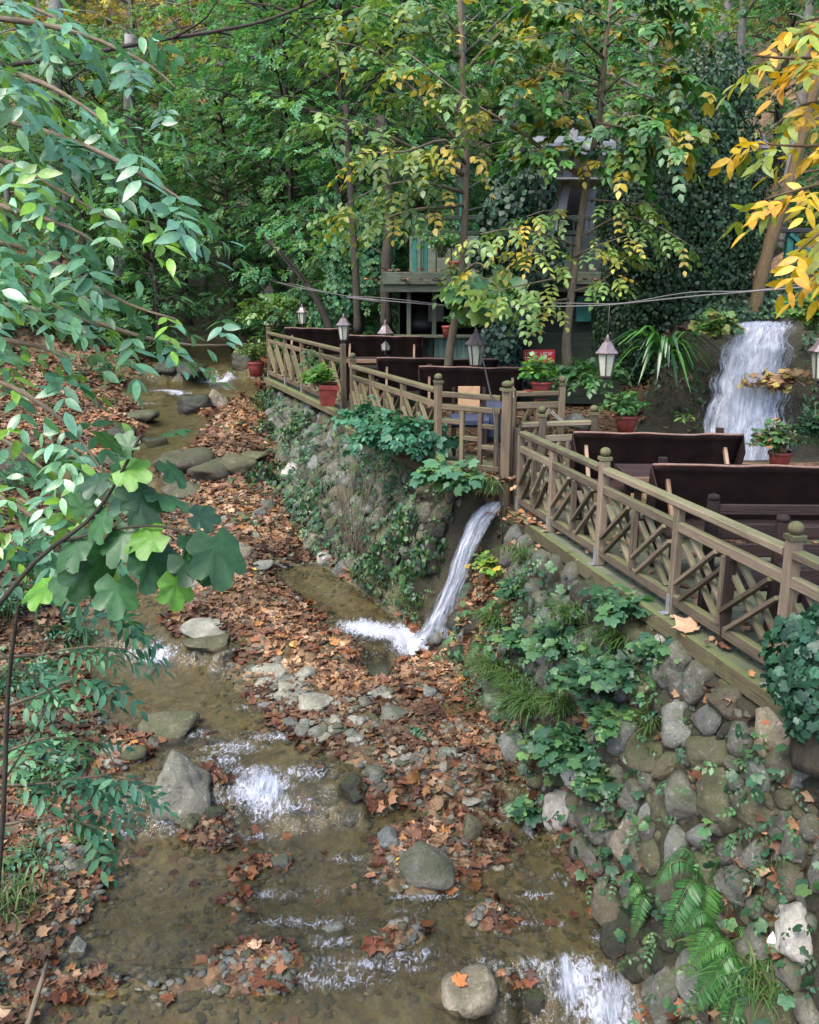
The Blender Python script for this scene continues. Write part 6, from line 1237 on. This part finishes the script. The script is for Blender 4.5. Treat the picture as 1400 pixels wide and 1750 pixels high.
# --- left bank growth
BL = [(.05, .16, .085), (.065, .20, .10), (.04, .125, .07), (.085, .22, .09)]
def lp(px, py, Y): return P(px, py, Y)
SPR = [('fan of long pale green leaflets over the tall angular boulder', [(130, 1390, 4.6), (180, 1360, 4.6), (225, 1340, 4.7), (262, 1338, 4.75)], 9, .14), ('green spray left of the tall angular boulder', [(-60, 1350, 4.2), (60, 1340, 4.3), (140, 1330, 4.4), (200, 1320, 4.5)], 14, .13), ('spray of narrow leaves above the left cascade', [(-40, 1130, 4.4), (60, 1120, 4.5), (150, 1105, 4.6), (220, 1110, 4.7)], 12, .13), ('low spray below the left cascade', [(-40, 1230, 4.3), (60, 1190, 4.4), (130, 1160, 4.5), (210, 1170, 4.6)], 14, .13), ('dark green spray on the left bank by the smooth boulder', [(-60, 1320, 4.2), (20, 1280, 4.3), (90, 1260, 4.4), (160, 1270, 4.5)], 10, .12), ('green spray trailing to the clear pool', [(-30, 1420, 4.2), (60, 1400, 4.3), (130, 1400, 4.4), (170, 1430, 4.4)], 9, .12),
       ('leafy spray under the fig branch', [(-60, 1010, 3.6), (40, 1000, 3.7), (130, 1010, 3.8), (220, 1060, 3.9)], 13, .12), ('pale spray at the left edge under the ash branches', [(-80, 880, 3.6), (0, 920, 3.6), (80, 950, 3.7), (160, 940, 3.8)], 13, .12)]
for lab, pts, n, ls in SPR:
    p = px_curve(pts, 10); lc = LC(); n = max(4, int(n * .6)); q, d, s = along(p, n * 2, .15); sp = spread_dirs(d, .7, .8, .2); lc.pinnate(LANCE if 'narrow' in lab or 'long' in lab else OVN, q, sp, upn(n * 2, .25) + [.1, -.15, 0], .20, 3, ls * .72 * rng.uniform(.75, 1.15, n * 2), pal(BL, n * 2), droop=.35, var=.16)
    g = p[0] - [.15, -.3, .35]; tree_obj('elder_spray', lab, g, [(curve([g, p[0], p[3]], 8), np.linspace(.012, .008, len(curve([g, p[0], p[3]], 8)))), (p, np.linspace(.008, .003, len(p)))], lc, 'bark_tan', 'leaf', 'shrub', 'green sprays on the left bank')
for px, py, R, H, n, lab in ((30, 1180, .4, .4, 24, 'leafy green bush at the left edge above the pool'), (90, 1330, .3, .3, 18, 'low green bush beside the pool at the left'), (10, 1060, .4, .5, 24, 'green bush at the left edge below the fig branch'), (120, 1090, .28, .3, 14, 'small green bush on the left shore above the cascade'), (60, 960, .5, .5, 24, 'bush behind the fig branch on the left bank'), (20, 840, .6, .6, 26, 'bush on the left bank by the dark brown boulder')):
    bushy('bush', lab, gp(px, py), R * .9, H * .8, int(n * .7), BL + G1, OVN, .075, 'pin', cat='bush', group='low bushes on the left bank', per=4)
bushy('bush', 'small green weeds on the left bank by the bottom corner', gp(60, 1480), .25, .2, 12, BL, OV, .05, 'leaf', cat='bush', per=5)
bare = [('dark leaning stem at the left edge', [(-20, 1700, 4.0), (5, 1400, 4.0), (14, 1180, 4.0), (35, 1020, 3.9), (58, 950, 3.8)], .016, .007, 'bark_dark'), ('thin bare twig crossing the left sprays', [(-40, 1355, 4.2), (80, 1385, 4.3), (180, 1420, 4.4)], .009, .004, 'bark_tan'), ('thin twig drooping across the left bank', [(-20, 1100, 4.), (60, 1160, 4.1), (130, 1230, 4.3)], .007, .004, 'bark_tan'), ('grey twig beside the dark leaning stem', [(10, 1330, 4.0), (60, 1250, 4.1), (90, 1180, 4.2)], .006, .003, 'bark_dark')]
for lab, pts, r0, r1, bk in bare: p = px_curve(pts, 14); mb = MB(); mb.tube(p, np.linspace(r0, r1, len(p)), 7); tag(mb.build('stem', M[bk]), lab, 'stem')
# thick low growth over the wall face and the mossy bank
lc = LC(); n = 26000; xs = rng.uniform(-3, 2.9, n); ys = 3.2 + 15 * rng.random(n); z, dd, dl, d, t = terr(xs, ys); cov = vn(xs * 2.6, ys * 2.6, 133) * .65 + vn(xs * 8, ys * 8, 134) * .35
k = (t > .03) & (t < .985) & (cov > .55 - .20 * sstep(5.3, 7, ys) * sstep(13, 9, ys) - .10 * (t > .75)) & ~((ys > 8.75) & (ys < 9.6) & (t > .12)); m_ = k.sum(); a = rng.uniform(0, 6.28, m_); o = rng.uniform(.02, .20, m_)[:, None]
q = np.stack([xs[k], ys[k], z[k]], 1) + o * np.array([-.75, -.45, .55]); nn = nrm(np.array([-.55, -.45, .75]) + rng.normal(0, .4, (m_, 3))); dr = nrm(np.stack([np.cos(a) - .4, np.sin(a) - .3, -.55 + 0*a], 1)); cc = pal(BRM + [(.03, .085, .04), (.05, .13, .045), (.09, .17, .05), (.025, .07, .035)], m_, var=.3)
h = m_ // 2; lc.leaves(LOBB, q[:h], dr[:h], nn[:h], rng.uniform(.035, .085, h), cc[:h]); lc.pinnate(OV2, q[h:], dr[h:], nn[h:], .12, 3, rng.uniform(.03, .05, m_ - h), cc[h:], var=.25)
n = 9000; xs = rng.uniform(2.3, 6.5, n); ys = rng.uniform(10.7, 13.2, n); z = terr(xs, ys)[0]; k = (z > 2.5) & (vn(xs * 2, ys * 2 + z * 2, 141) > .36) & ~((abs(xs - 4.45) < .55) & (ys < 11.6)); m_ = k.sum(); a = rng.uniform(0, 6.28, m_)
lc.leaves(OV, np.stack([xs[k], ys[k], z[k] + .04], 1) + rng.uniform(0, .12, (m_, 1)) * [0, -1, .4], np.stack([np.cos(a), np.sin(a) - .3, -.5 + 0*a], 1), nrm(np.array([0, -.6, .8]) + rng.normal(0, .4, (m_, 3))), rng.uniform(.04, .10, m_), pal([(.02, .06, .025), (.03, .085, .03), (.05, .11, .035), (.015, .04, .02)], m_)); tag(lc.build('ground_cover', M['leaf']), kind='stuff')
# small weeds and seedlings over wall, bars and banks
lc = LC(); n = 5200; xs = rng.uniform(-6, 2.8, n); ys = 3.2 + 15 * rng.random(n) ** 1.15; z, dd, dl, d, t = terr(xs, ys); k = ((t > .03) & (t < .97) & (vn(xs * 2.2, ys * 2.2, 33) > .42)) | ((dl > .1) & (vn(xs * 1.4, ys * 1.4, 34) > .40)) | ((d > .3) & (vn(xs * 1.9, ys * 1.9, 35) > .72)); m_ = k.sum(); a = rng.uniform(0, 6.28, m_); wl_ = ((t[k] > .02) & (t[k] < .98))[:, None]
lc.pinnate(OV2, np.stack([xs[k], ys[k], z[k] + rng.uniform(.01, .13, m_)], 1) + wl_ * np.array([-.06, -.04, .05]), np.stack([np.cos(a) - .3 * wl_[:, 0], np.sin(a), .15 + 0*a], 1), upn(m_, .4) + wl_ * np.array([-.5, -.4, 0]), .13, 3, rng.uniform(.03, .065, m_), pal(BRM + G1 + [(.06, .12, .03)], m_), var=.2); tag(lc.build('weeds', M['leaf']), kind='stuff')
